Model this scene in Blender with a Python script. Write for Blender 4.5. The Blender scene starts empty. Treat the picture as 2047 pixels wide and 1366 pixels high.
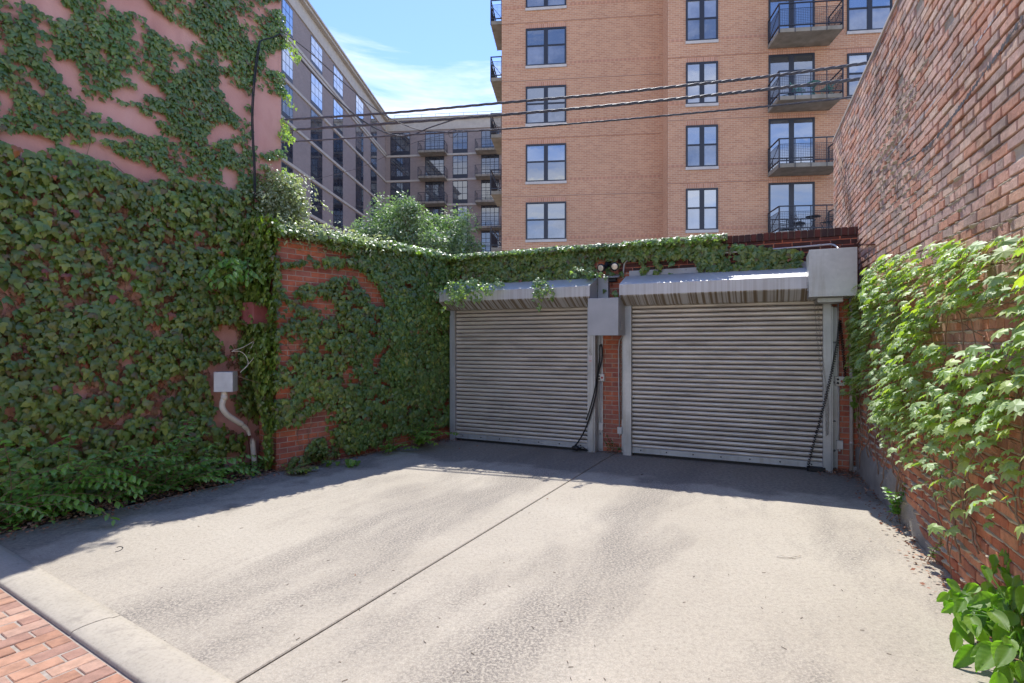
import bpy, math, random
import numpy as np
from mathutils import Vector
random.seed(7); rng = np.random.default_rng(11)
R = math.radians
S = bpy.context.scene
C = S.collection

# ------------------------------------------------------------------ camera
F, CX, CY, CH = 1110.0, 1023.5, 685.0, 1.6
cd = bpy.data.cameras.new('camera'); cam = bpy.data.objects.new('camera', cd); C.objects.link(cam)
cam.location = (0, 0, CH); cam.rotation_euler = (R(90), 0, 0)
cd.sensor_width = 36; cd.lens = F/2047*36; cd.shift_y = 2/2047; cd.clip_start = .05; cd.clip_end = 3000
S.camera = cam
# ------------------------------------------------------------------ world
SUNV = Vector((.045, .585, 1.0)).normalized()
el = math.asin(SUNV.z); az = math.atan2(SUNV.x, SUNV.y)
w = bpy.data.worlds.new('World'); S.world = w; w.use_nodes = True
nt = w.node_tree; nt.nodes.clear()
def N(nt, t, **k):
    n = nt.nodes.new(t)
    for a, b in k.items(): setattr(n, a, b)
    return n
out = N(nt, 'ShaderNodeOutputWorld'); bg = N(nt, 'ShaderNodeBackground'); bg.inputs[1].default_value = .15
sky = N(nt, 'ShaderNodeTexSky'); sky.sky_type = 'NISHITA'; sky.sun_disc = False
sky.sun_elevation = el; sky.sun_rotation = az; sky.altitude = 50; sky.air_density = 1.0; sky.dust_density = .15; sky.ozone_density = 2.4
tc = N(nt, 'ShaderNodeTexCoord')
mp = N(nt, 'ShaderNodeMapping'); mp.inputs['Scale'].default_value = (1.6, 1.6, 9.0); mp.inputs['Rotation'].default_value = (0, .10, 0)
ns = N(nt, 'ShaderNodeTexNoise'); ns.inputs['Scale'].default_value = 1.7; ns.inputs['Detail'].default_value = 9; ns.inputs['Roughness'].default_value = .58; ns.inputs['Distortion'].default_value = .35
sep = N(nt, 'ShaderNodeSeparateXYZ')
mr = N(nt, 'ShaderNodeMapRange'); mr.inputs[1].default_value = .52; mr.inputs[2].default_value = .36; mr.inputs[3].default_value = -.12; mr.inputs[4].default_value = .13
ad = N(nt, 'ShaderNodeMath', operation='ADD')
cr = N(nt, 'ShaderNodeValToRGB'); cr.color_ramp.elements[0].position = .47; cr.color_ramp.elements[1].position = .80
cr.color_ramp.elements[1].color = (.95, .95, .95, 1)
mx = N(nt, 'ShaderNodeMix', data_type='RGBA'); mx.inputs[7].default_value = (4.5, 4.5, 4.6, 1)
L = nt.links.new
L(tc.outputs['Generated'], mp.inputs[0]); L(mp.outputs[0], ns.inputs[0]); L(tc.outputs['Generated'], sep.inputs[0])
L(sep.outputs[2], mr.inputs[0]); L(mr.outputs[0], ad.inputs[0]); L(ns.outputs[0], ad.inputs[1]); L(ad.outputs[0], cr.inputs[0])
L(cr.outputs[0], mx.inputs[0]); sc0 = N(nt, 'ShaderNodeMix', data_type='RGBA', blend_type='MULTIPLY'); sc0.inputs[0].default_value = 1; sc0.inputs[7].default_value = (.58, .64, .84, 1); L(sky.outputs[0], sc0.inputs[6]); L(sc0.outputs[2], mx.inputs[6]); L(mx.outputs[2], bg.inputs[0]); L(bg.outputs[0], out.inputs[0])
# ------------------------------------------------------------------ sun
sd = bpy.data.lights.new('sun', 'SUN'); sd.energy = 2.45; sd.angle = R(.5); sd.color = (1, .98, .95)
so = bpy.data.objects.new('sun', sd); C.objects.link(so); so.rotation_euler = (-SUNV).to_track_quat('-Z', 'Y').to_euler()
S.view_settings.view_transform = 'Standard'; S.view_settings.look = 'None'; S.view_settings.exposure = 1.32; S.view_settings.gamma = 1
S.cycles.max_bounces = 7; S.cycles.diffuse_bounces = 4; S.cycles.transparent_max_bounces = 8

# ------------------------------------------------------------------ geometry helpers
def G(u, v, z=0.0):
    Y = (CH-z)*F/(v-CY); return Vector(((u-CX)/F*Y, Y, z))
def at(u, v, Y): return Vector(((u-CX)/F*Y, Y, CH-(v-CY)/F*Y))
def V3(p, z=0): return Vector((p[0], p[1], z))
class Plane:
    """a vertical plane: point P, direction e along it, n pointing out of the face"""
    def __init__(s, P, e, flip=1):
        s.P = Vector((P[0], P[1], 0)); s.e = Vector((e[0], e[1], 0)).normalized()
        s.n = Vector((s.e.y, -s.e.x, 0))*flip
    def w(s, a, z, d=0): return s.P + s.e*a + s.n*d + Vector((0, 0, z))
    def hit(s, u, v, d=0):
        r = Vector(((u-CX)/F, 1, -(v-CY)/F)); P = s.P + s.n*d
        t = (P.x*s.n.x+P.y*s.n.y)/(r.x*s.n.x+r.y*s.n.y)
        p = r*t + Vector((0, 0, CH)); q = p-P
        return (q.x*s.e.x+q.y*s.e.y, p.z)
    def px(s, a, z, d=0):
        p = s.P+s.e*a+s.n*d; return (CX+F*p.x/p.y, CY-F*(z-CH)/p.y)
    def at(s, u, v, d=0):
        a, z = s.hit(u, v, d); return s.w(a, z, d)
class MB:
    def __init__(s): s.v = []; s.f = []; s.m = []; s.sm = []
    def add(s, vs, fs, m=0, smooth=False):
        o = len(s.v); s.v += [tuple(p) for p in vs]; s.f += [tuple(i+o for i in f) for f in fs]; s.m += [m]*len(fs); s.sm += [smooth]*len(fs); return s
    def quad(s, a, b, c, d, m=0): return s.add([a, b, c, d], [(0, 1, 2, 3)], m)
    def hexa(s, p, m=0): return s.add(p, [(3, 2, 1, 0), (4, 5, 6, 7), (0, 1, 5, 4), (1, 2, 6, 5), (2, 3, 7, 6), (3, 0, 4, 7)], m)
    def box(s, pl, a0, a1, z0, z1, d0, d1, m=0, ch=0):
        """box in a plane's frame; d measured outward; ch = chamfer of the front edges"""
        if ch:
            o = [pl.w(a0, z0, d0), pl.w(a1, z0, d0), pl.w(a1, z1, d0), pl.w(a0, z1, d0)]
            mid = [pl.w(a0, z0, d1-ch), pl.w(a1, z0, d1-ch), pl.w(a1, z1, d1-ch), pl.w(a0, z1, d1-ch)]
            f = [pl.w(a0+ch, z0+ch, d1), pl.w(a1-ch, z0+ch, d1), pl.w(a1-ch, z1-ch, d1), pl.w(a0+ch, z1-ch, d1)]
            fs = [(3, 2, 1, 0), (8, 9, 10, 11)]
            for k in range(4):
                j = (k+1) % 4; fs += [(k, j, 4+j, 4+k), (4+k, 4+j, 8+j, 8+k)]
            return s.add(o+mid+f, fs, m)
        return s.hexa([pl.w(a0, z0, d0), pl.w(a1, z0, d0), pl.w(a1, z0, d1), pl.w(a0, z0, d1), pl.w(a0, z1, d0), pl.w(a1, z1, d0), pl.w(a1, z1, d1), pl.w(a0, z1, d1)], m)
    def wbox(s, x0, x1, y0, y1, z0, z1, m=0):
        return s.hexa([(x0, y0, z0), (x1, y0, z0), (x1, y1, z0), (x0, y1, z0), (x0, y0, z1), (x1, y0, z1), (x1, y1, z1), (x0, y1, z1)], m)
    def bar(s, a, b, r, m=0, k=4, r2=None):
        return s.tube([a, b], [r, r if r2 is None else r2], m, k, smooth=k > 5)
    def tube(s, pts, r, m=0, k=8, smooth=True, cap=True):
        pts = [Vector(p) for p in pts]; n = len(pts)
        rs = list(r) if hasattr(r, '__len__') else [r]*n
        vs = []; t0 = None
        for i, p in enumerate(pts):
            t = (pts[min(i+1, n-1)]-pts[max(i-1, 0)]).normalized()
            if t0 is None:
                a = Vector((0, 0, 1)) if abs(t.z) < .9 else Vector((1, 0, 0)); x = t.cross(a).normalized()
            else: x = (x-t*x.dot(t)).normalized()
            y = t.cross(x); t0 = t
            for j in range(k):
                an = 2*math.pi*(j+.5)/k; vs.append(p+(x*math.cos(an)+y*math.sin(an))*rs[i])
        fs = [(i*k+j, i*k+(j+1) % k, (i+1)*k+(j+1) % k, (i+1)*k+j) for i in range(n-1) for j in range(k)]
        if cap: fs += [tuple(range(k))[::-1], tuple((n-1)*k+j for j in range(k))]
        return s.add(vs, fs, m, smooth)
    def lathe(s, c, ax, prof, m=0, k=14):
        ax = Vector(ax).normalized(); a = Vector((0, 0, 1)) if abs(ax.z) < .9 else Vector((1, 0, 0)); x = ax.cross(a).normalized(); y = ax.cross(x)
        vs = [Vector(c)+ax*h+(x*math.cos(2*math.pi*j/k)+y*math.sin(2*math.pi*j/k))*r for h, r in prof for j in range(k)]
        fs = [(i*k+j, i*k+(j+1) % k, (i+1)*k+(j+1) % k, (i+1)*k+j) for i in range(len(prof)-1) for j in range(k)]
        fs += [tuple(range(k))[::-1], tuple((len(prof)-1)*k+j for j in range(k))]
        return s.add(vs, fs, m, True)
    def ext(s, pl, prof, a0, a1, m=0, smooth=False, closed=True):
        """profile [(d,z)] extruded along the plane direction"""
        n = len(prof); vs = [pl.w(a0, z, d) for d, z in prof]+[pl.w(a1, z, d) for d, z in prof]
        fs = [(i, i+1, n+i+1, n+i) for i in range(n-1)]
        if closed: fs += [(n-1, 0, n, 2*n-1), tuple(range(n))[::-1], tuple(range(n, 2*n))]
        return s.add(vs, fs, m, smooth)
def spline(pts, n=8):
    pts = [Vector(p) for p in pts]; q = [pts[0]]+pts+[pts[-1]]; o = []
    for i in range(1, len(q)-2):
        a, b, c, d = q[i-1:i+3]
        for k in range(n):
            t = k/n; o.append(.5*((2*b)+(c-a)*t+(2*a-5*b+4*c-d)*t*t+(3*b-a-3*c+d)*t**3))
    o.append(pts[-1]); return o
def tag(o, label=None, cat=None, group=None, kind=None):
    if label: o['label'] = label
    if cat: o['category'] = cat
    if group: o['group'] = group
    if kind: o['kind'] = kind
    return o
def thing(name, label, cat, loc, group=None):
    o = bpy.data.objects.new(name, None); C.objects.link(o); o.location = loc; o.empty_display_size = .1
    return tag(o, label, cat, group)
def worldloc(p):
    v = Vector((0, 0, 0))
    while p: v += p.location; p = p.parent
    return v
def obj(name, mb, mats, parent=None, loc=None, normals=False):
    me = bpy.data.meshes.new(name)
    if isinstance(mb, MB): vs = np.array(mb.v, dtype=float).reshape(-1, 3)
    else: vs = mb[0]
    if loc is None:
        loc = Vector(((vs[:, 0].min()+vs[:, 0].max())/2, (vs[:, 1].min()+vs[:, 1].max())/2, vs[:, 2].min()))
        if parent: loc = worldloc(parent)
    vs = vs-np.array(loc)
    if isinstance(mb, MB):
        me.from_pydata(vs.tolist(), [], mb.f)
        me.polygons.foreach_set('material_index', mb.m); me.polygons.foreach_set('use_smooth', mb.sm)
    else:
        fs = mb[1]; n, k = fs.shape
        me.vertices.add(len(vs)); me.vertices.foreach_set('co', vs.ravel())
        me.loops.add(n*k); me.loops.foreach_set('vertex_index', fs.ravel().astype(np.int32))
        me.polygons.add(n); me.polygons.foreach_set('loop_start', np.arange(0, n*k, k, dtype=np.int32))
        if len(mb) > 2 and mb[2] is not None: me.polygons.foreach_set('material_index', mb[2].astype(np.int32))
        me.polygons.foreach_set('use_smooth', np.ones(n, bool) if normals else np.zeros(n, bool))
        me.update(calc_edges=True); me.validate()
    for m in (mats if isinstance(mats, (list, tuple)) else [mats]): me.materials.append(m)
    o = bpy.data.objects.new(name, me); C.objects.link(o)
    o.location = Vector(loc)-(worldloc(parent) if parent else Vector((0, 0, 0)))
    if parent: o.parent = parent
    return o

# ------------------------------------------------------------------ materials
def mat(name, col=(.5, .5, .5), rough=.6, metal=0, spec=None):
    m = bpy.data.materials.new(name); m.use_nodes = True; b = m.node_tree.nodes['Principled BSDF']
    b.inputs['Base Color'].default_value = (*col, 1); b.inputs['Roughness'].default_value = rough; b.inputs['Metallic'].default_value = metal
    if spec is not None: b.inputs['Specular IOR Level'].default_value = spec
    return m
def nodes(m): return m.node_tree, m.node_tree.nodes['Principled BSDF'], m.node_tree.links.new
def pos(t, sc=(1, 1, 1), rot=(0, 0, 0), coord='pos'):
    g = N(t, 'ShaderNodeNewGeometry') if coord == 'pos' else N(t, 'ShaderNodeTexCoord')
    m = N(t, 'ShaderNodeMapping'); m.inputs['Scale'].default_value = sc; m.inputs['Rotation'].default_value = rot
    t.links.new(g.outputs['Position' if coord == 'pos' else coord], m.inputs[0]); return m.outputs[0]
def noise(t, vec, scale, detail=4, rough=.55, dist=0):
    n = N(t, 'ShaderNodeTexNoise'); n.inputs['Scale'].default_value = scale; n.inputs['Detail'].default_value = detail
    n.inputs['Roughness'].default_value = rough; n.inputs['Distortion'].default_value = dist
    if vec is not None: t.links.new(vec, n.inputs['Vector'])
    return n.outputs['Fac']
def ramp(t, fac, stops, interp='LINEAR'):
    r = N(t, 'ShaderNodeValToRGB'); r.color_ramp.interpolation = interp; e = r.color_ramp.elements
    while len(e) < len(stops): e.new(.5)
    for i, (p, c) in enumerate(stops):
        e[i].position = p; e[i].color = (*c, 1) if hasattr(c, '__len__') else (c, c, c, 1)
    if fac is not None: t.links.new(fac, r.inputs[0])
    return r.outputs[0]
def mixc(t, fac, a, b, mode='MIX'):
    x = N(t, 'ShaderNodeMix', data_type='RGBA', blend_type=mode)
    for i, v in ((0, fac), (6, a), (7, b)):
        if hasattr(v, 'links'): t.links.new(v, x.inputs[i])
        elif i == 0: x.inputs[0].default_value = v
        else: x.inputs[i].default_value = (*v, 1)
    return x.outputs[2]
def bump(t, b, h, strength=.5, dist=.01, prev=None):
    n = N(t, 'ShaderNodeBump'); n.inputs['Strength'].default_value = strength; n.inputs['Distance'].default_value = dist
    t.links.new(h, n.inputs['Height'])
    if prev is not None: t.links.new(prev, n.inputs['Normal'])
    t.links.new(n.outputs[0], b.inputs['Normal']); return n.outputs[0]
def island(t): return N(t, 'ShaderNodeNewGeometry').outputs['Random Per Island']

def noisy(name, c1, c2, scale=6, rough=.6, metal=0, bs=0, bsc=80, bd=.003):
    m = mat(name, c1, rough, metal); t, b, l = nodes(m); p = pos(t)
    l(ramp(t, noise(t, p, scale, 6), [(.3, c1), (.7, c2)]), b.inputs['Base Color'])
    if bs: bump(t, b, noise(t, p, bsc, 4), bs, bd)
    return m
def brickmat(name, cols, rough=.85, bs=.6, bsc=60, bd=.006, low=None, stain=.5):
    m = mat(name, cols[0], rough); t, b, l = nodes(m); p = pos(t)
    k = len(cols); c = ramp(t, island(t), [(i/k, x) for i, x in enumerate(cols)], 'CONSTANT')
    if low:
        g = N(t, 'ShaderNodeSeparateXYZ'); gg = N(t, 'ShaderNodeNewGeometry'); l(gg.outputs['Position'], g.inputs[0])
        q = N(t, 'ShaderNodeMath', operation='ADD'); l(g.outputs[2], q.inputs[0])
        nn = N(t, 'ShaderNodeMath', operation='MULTIPLY'); l(noise(t, p, 1.1, 4), nn.inputs[0]); nn.inputs[1].default_value = 1.6; l(nn.outputs[0], q.inputs[1])
        f = ramp(t, None, [(0, 1), (1, 0)]); mr = N(t, 'ShaderNodeMapRange'); l(q.outputs[0], mr.inputs[0]); mr.inputs[1].default_value = 1.9; mr.inputs[2].default_value = 3.3
        mr.inputs[3].default_value = 1; mr.inputs[4].default_value = 0
        c2 = ramp(t, island(t), [(i/len(low), x) for i, x in enumerate(low)], 'CONSTANT')
        c = mixc(t, mr.outputs[0], c, c2)
    n1 = noise(t, p, 14, 6, .65)
    c = mixc(t, .8, c, ramp(t, n1, [(.25, .55), (.6, 1.05)]), 'MULTIPLY')
    if stain:
        f = ramp(t, noise(t, p, 1.3, 7, .65, .4), [(.5, 0), (.68, stain)])
        c = mixc(t, f, c, (.07, .055, .05))
    l(c, b.inputs['Base Color']); bump(t, b, noise(t, p, bsc, 8, .7), bs, bd)
    return m
M = {}
M['old_brick'] = brickmat('old_brick', [(.68, .38, .27), (.60, .29, .19), (.70, .44, .34), (.58, .38, .31), (.74, .47, .35), (.67, .33, .21), (.50, .35, .28), (.70, .40, .26), (.46, .32, .255), (.72, .50, .37)],
                          bs=.8, bsc=38, bd=.015, low=[(.60, .21, .10), (.52, .16, .08), (.64, .27, .15), (.46, .17, .10), (.66, .28, .15)], stain=.55)
M['old_mortar'] = noisy('old_mortar', (.44, .36, .26), (.64, .54, .40), 5, .95, bs=1, bsc=70, bd=.012)
M['red_brick'] = brickmat('red_brick', [(.52, .15, .075), (.47, .125, .065), (.42, .15, .10), (.56, .17, .08), (.36, .11, .075), (.50, .16, .085)], bs=.35, bsc=120, bd=.002, stain=.3)
M['red_mortar'] = noisy('red_mortar', (.36, .26, .19), (.46, .35, .27), 8, .95, bs=.5, bsc=120)
M['cap_brick'] = brickmat('cap_brick', [(.10, .03, .022), (.075, .028, .022), (.13, .035, .025), (.06, .03, .028)], bs=.4, bsc=90, bd=.003, stain=.4)
M['cap_mortar'] = noisy('cap_mortar', (.13, .09, .07), (.2, .14, .11), 8, .95)
M['stucco'] = mat('stucco', rough=.9)
t, b, l = nodes(M['stucco']); p = pos(t)
c = ramp(t, noise(t, p, 1.1, 7, .6, .3), [(.3, (.56, .27, .22)), (.5, (.64, .335, .275)), (.7, (.70, .40, .335))])
l(mixc(t, ramp(t, noise(t, pos(t, (1, 1, .4)), 3, 6), [(.55, 0), (.75, .35)]), c, (.33, .13, .11)), b.inputs['Base Color'])
bump(t, b, noise(t, p, 45, 8, .7), .5, .008)
# concrete slab
M['concrete'] = mat('concrete', rough=.92); t, b, l = nodes(M['concrete']); p = pos(t)
base = ramp(t, noise(t, p, .55, 6, .6), [(.3, (.41, .355, .275)), (.55, (.475, .415, .325)), (.75, (.52, .46, .365))])
rp0 = pos(t, (1, 1, 1), (0, 0, R(-62.7))); rm = N(t, 'ShaderNodeMapping'); rm.inputs['Scale'].default_value = (.42, 1.25, 1); l(rp0, rm.inputs[0]); rotp = rm.outputs[0]
sx = N(t, 'ShaderNodeSeparateXYZ'); l(p, sx.inputs[0])
def lin(t, sx, ax, ay, c0):
    a1 = N(t, 'ShaderNodeMath', operation='MULTIPLY'); a1.inputs[1].default_value = ax; t.links.new(sx.outputs[0], a1.inputs[0])
    a2 = N(t, 'ShaderNodeMath', operation='MULTIPLY_ADD'); a2.inputs[1].default_value = ay; t.links.new(sx.outputs[1], a2.inputs[0]); t.links.new(a1.outputs[0], a2.inputs[2])
    a3 = N(t, 'ShaderNodeMath', operation='ADD'); a3.inputs[1].default_value = c0; t.links.new(a2.outputs[0], a3.inputs[0]); return a3.outputs[0]
trk = ramp(t, None, [(0, 0), (.14, .15), (.30, .13), (.36, 0), (.52, 0), (.60, .17), (.66, .17), (.75, 0)])
tm = N(t, 'ShaderNodeMapRange'); tm.inputs[1].default_value = -1.6; tm.inputs[2].default_value = 2.6; l(lin(t, sx, .89, -.46, 2.367), tm.inputs[0]); l(tm.outputs[0], trk.node.inputs[0])
ta = N(t, 'ShaderNodeMath', operation='ADD'); l(noise(t, rotp, 1.3, 7, .66, .3), ta.inputs[0]); l(trk, ta.inputs[1])
big = ramp(t, ta.outputs[0], [(.50, .04), (.72, 1)])
grit = ramp(t, noise(t, p, 60, 5, .8), [(.46, 1), (.56, 0)])
gm = N(t, 'ShaderNodeMath', operation='MULTIPLY'); l(big, gm.inputs[0]); l(grit, gm.inputs[1])
c = mixc(t, gm.outputs[0], base, (.23, .20, .165))
c = mixc(t, .85, c, ramp(t, noise(t, p, 34, 4, .8), [(.3, .70), (.5, 1.0), (.7, 1.08)]), 'MULTIPLY')
spk = N(t, 'ShaderNodeTexVoronoi'); spk.inputs['Scale'].default_value = 9; l(p, spk.inputs['Vector'])
c = mixc(t, ramp(t, spk.outputs['Distance'], [(.035, .75), (.06, 0)]), c, (.09, .07, .055))
agg = N(t, 'ShaderNodeTexVoronoi'); agg.inputs['Scale'].default_value = 90; l(p, agg.inputs['Vector'])
c = mixc(t, .35, c, ramp(t, agg.outputs['Distance'], [(.1, 1.15), (.6, .72)]), 'MULTIPLY')
c = mixc(t, .7, c, ramp(t, noise(t, p, 160, 3, .7), [(.3, .72), (.6, 1.06)]), 'MULTIPLY')
# weathered crust, plus shade painted darker towards the garage and along the left walls
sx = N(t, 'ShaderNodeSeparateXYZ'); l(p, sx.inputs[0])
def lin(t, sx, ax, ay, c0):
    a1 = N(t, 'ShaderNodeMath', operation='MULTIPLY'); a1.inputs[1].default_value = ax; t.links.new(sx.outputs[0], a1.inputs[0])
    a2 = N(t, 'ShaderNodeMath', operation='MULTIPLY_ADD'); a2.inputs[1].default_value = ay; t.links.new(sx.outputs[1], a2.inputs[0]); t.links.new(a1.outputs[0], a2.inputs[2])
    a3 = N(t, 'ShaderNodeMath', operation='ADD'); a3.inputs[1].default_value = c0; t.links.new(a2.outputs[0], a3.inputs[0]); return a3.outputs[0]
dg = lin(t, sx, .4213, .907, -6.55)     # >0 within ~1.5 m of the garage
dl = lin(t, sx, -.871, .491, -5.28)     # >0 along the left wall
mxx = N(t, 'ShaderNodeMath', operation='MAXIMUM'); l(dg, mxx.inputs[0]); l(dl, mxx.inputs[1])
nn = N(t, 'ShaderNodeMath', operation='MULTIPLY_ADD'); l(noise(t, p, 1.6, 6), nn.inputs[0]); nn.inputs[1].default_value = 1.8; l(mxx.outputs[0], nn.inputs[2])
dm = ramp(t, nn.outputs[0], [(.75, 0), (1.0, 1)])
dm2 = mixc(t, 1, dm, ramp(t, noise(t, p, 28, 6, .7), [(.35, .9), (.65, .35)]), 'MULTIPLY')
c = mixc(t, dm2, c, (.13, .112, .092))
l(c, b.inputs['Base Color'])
bn = bump(t, b, noise(t, p, 120, 6, .75), .5, .004); bump(t, b, gm.outputs[0], .3, .002, bn)
M['kerb_conc'] = noisy('kerb_conc', (.34, .325, .29), (.46, .44, .39), 3, .9, bs=.5, bsc=120, bd=.003)
M['paver'] = brickmat('paver', [(.48, .26, .165), (.41, .21, .13), (.52, .31, .21), (.46, .28, .20), (.38, .21, .15)], bs=.8, bsc=60, bd=.006, stain=.6)
M['dirt'] = noisy('dirt', (.045, .035, .03), (.10, .08, .065), 9, 1, bs=1, bsc=50, bd=.02)
M['ground_bounce'] = noisy('alley_concrete_bounce', (.32, .28, .23), (.40, .35, .29), 2, .95)  # unseen ground, tone lightened to bounce warm light into the shade
M['joint'] = mat('joint', (.03, .027, .025), 1)
# metals
M['galv'] = mat('galvanised', rough=.42, metal=.55); t, b, l = nodes(M['galv']); p = pos(t)
v = N(t, 'ShaderNodeTexVoronoi'); v.inputs['Scale'].default_value = 28; l(p, v.inputs['Vector'])
c = mixc(t, .25, ramp(t, noise(t, p, 2.2, 6), [(.3, (.36, .37, .37)), (.7, (.50, .51, .50))]), ramp(t, v.outputs['Color'], [(0, .75), (1, 1.15)]), 'MULTIPLY')
c = mixc(t, ramp(t, noise(t, pos(t, (9, 9, .8)), 1.5, 6), [(.52, 0), (.7, .45)]), c, (.27, .24, .19)); l(c, b.inputs['Base Color'])
def slatmat(name, tint):
    m = mat(name, rough=.38, metal=.35); t, b, l = nodes(m); p = pos(t)
    c = ramp(t, noise(t, pos(t, (.7, .7, 5)), 2.2, 6, .6), [(.3, tuple(.72*x for x in tint)), (.65, tint)])
    c = mixc(t, ramp(t, noise(t, pos(t, (1.2, 1.2, 14)), 1.6, 5), [(.55, 0), (.72, .55)]), c, (.17, .14, .12))
    l(c, b.inputs['Base Color']); bump(t, b, noise(t, pos(t, (1, 1, 6)), 7, 4), .25, .01)
    l(ramp(t, noise(t, p, 5, 4), [(.3, .3), (.7, .52)]), b.inputs['Roughness']); return m
M['slat'] = slatmat('slat_steel', (.66, .60, .50))
M['slat_groove'] = mat('slat_groove_dark', (.07, .055, .05), .8)  # darker tone on the recessed seams between slats
def hoodmat(name):
    m = mat(name, rough=.5, metal=.3); t, b, l = nodes(m)
    c = ramp(t, noise(t, pos(t), 2.0, 5), [(.3, (.50, .49, .47)), (.7, (.64, .63, .61))])
    hp0 = pos(t, (1, 1, 1), (0, 0, R(24.9))); hm = N(t, 'ShaderNodeMapping'); hm.inputs['Scale'].default_value = (34, .25, .3); l(hp0, hm.inputs[0]); st = noise(t, hm.outputs[0], 1.0, 3, .6)
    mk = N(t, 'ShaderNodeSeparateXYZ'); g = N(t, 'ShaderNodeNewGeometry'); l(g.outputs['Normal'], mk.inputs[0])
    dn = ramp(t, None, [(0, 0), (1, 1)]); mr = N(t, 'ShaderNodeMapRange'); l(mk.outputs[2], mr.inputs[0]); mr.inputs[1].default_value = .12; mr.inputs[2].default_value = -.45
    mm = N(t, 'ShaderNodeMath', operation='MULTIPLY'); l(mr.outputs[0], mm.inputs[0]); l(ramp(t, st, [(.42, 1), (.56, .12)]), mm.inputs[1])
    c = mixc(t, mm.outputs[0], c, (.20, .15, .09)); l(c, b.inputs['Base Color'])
    return m
M['hood'] = hoodmat('hood_sheet')
M['grey_paint'] = noisy('grey_paint', (.33, .335, .34), (.42, .425, .43), 3, .5, .2)
M['black_metal'] = mat('black_metal', (.018, .019, .024), .45, .3)
M['navy_metal'] = mat('navy_metal', (.028, .032, .045), .45, .2)
M['black_rubber'] = mat('black_rubber', (.012, .012, .013), .55)
M['white_plastic'] = noisy('white_plastic', (.60, .57, .50), (.72, .70, .64), 12, .5)
M['pvc'] = noisy('pvc', (.62, .53, .40), (.74, .67, .55), 9, .5)
M['box_alu'] = noisy('box_alu', (.50, .49, .48), (.62, .61, .60), 8, .5, .3)
M['red_plastic'] = mat('red_plastic', (.45, .05, .03), .5)
M['rust'] = noisy('rust', (.10, .03, .018), (.19, .06, .03), 12, .9)
M['chain'] = mat('chain', (.30, .27, .22), .5, .7)
M['lens'] = mat('lens', (.75, .66, .5), .15, .2)
M['cable'] = noisy('cable', (.035, .035, .042), (.10, .10, .11), 30, .5, .2)
M['bark'] = noisy('bark', (.09, .06, .04), (.18, .13, .09), 20, .95)
M['twig'] = noisy('twig', (.22, .13, .08), (.35, .23, .15), 20, .9)
# apartment
def abrick(name, c1, c2, mo, bscale=1.0, rot=0.0):
    m = mat(name, rough=.9); t, b, l = nodes(m)
    g = N(t, 'ShaderNodeNewGeometry'); mp = N(t, 'ShaderNodeMapping'); l(g.outputs['Position'], mp.inputs[0]); mp.inputs['Rotation'].default_value = (0, 0, rot)
    s = N(t, 'ShaderNodeSeparateXYZ'); l(mp.outputs[0], s.inputs[0])
    cc = N(t, 'ShaderNodeCombineXYZ'); l(s.outputs[0], cc.inputs[0]); l(s.outputs[2], cc.inputs[1])
    br = N(t, 'ShaderNodeTexBrick'); l(cc.outputs[0], br.inputs['Vector']); br.inputs['Scale'].default_value = 1
    br.inputs['Brick Width'].default_value = .24*bscale; br.inputs['Row Height'].default_value = .085*bscale; br.inputs['Mortar Size'].default_value = .010; br.inputs['Mortar Smooth'].default_value = .3
    br.inputs['Color1'].default_value = (*c1, 1); br.inputs['Color2'].default_value = (*c2, 1); br.inputs['Mortar'].default_value = (*mo, 1)
    c = mixc(t, .5, br.outputs['Color'], ramp(t, noise(t, g.outputs['Position'], .35, 6), [(.3, .85), (.7, 1.1)]), 'MULTIPLY')
    l(c, b.inputs['Base Color']); bump(t, b, br.outputs['Fac'], -.4, .006); return m
ROTA = math.atan(.11)
M['apt_brick'] = abrick('apt_brick', (.60, .315, .18), (.48, .23, .13), (.62, .455, .325), rot=ROTA)
M['apt_side'] = abrick('apt_brick_side', (.60, .315, .18), (.48, .23, .13), (.62, .455, .325), rot=ROTA+R(90))

M['apt_band'] = noisy('apt_band', (.34, .20, .15), (.46, .27, .19), 20, .9)
def soldmat(name, c1, c2, mo, w_, ms):
    m = abrick(name, c1, c2, mo, 1, ROTA); b_ = [n for n in m.node_tree.nodes if n.type == 'TEX_BRICK'][0]
    b_.inputs['Brick Width'].default_value = w_; b_.inputs['Row Height'].default_value = 50; b_.inputs['Mortar Size'].default_value = ms; b_.offset = 0; return m
M['apt_soldier'] = soldmat('apt_soldier', (.60, .31, .20), (.46, .22, .14), (.66, .50, .38), .1, .008)
M['apt_dashes'] = soldmat('apt_dashes', (.46, .24, .155), (.50, .26, .165), (.58, .31, .20), .2, .05)
M['gb_front'] = abrick('grey_brick_front', (.30, .245, .225), (.25, .205, .19), (.33, .29, .27), 1.2, rot=ROTA)
M['gb_side'] = abrick('grey_brick_side', (.30, .245, .225), (.25, .205, .19), (.33, .29, .27), 1.2, rot=R(90)-.058)
M['limestone'] = noisy('limestone', (.44, .40, .34), (.53, .49, .42), 2, .85)
M['sill'] = noisy('sill_stone', (.50, .46, .42), (.60, .56, .52), 3, .85)
M['slab_under'] = noisy('balcony_concrete', (.20, .18, .14), (.33, .30, .25), 2.5, .9)
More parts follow.
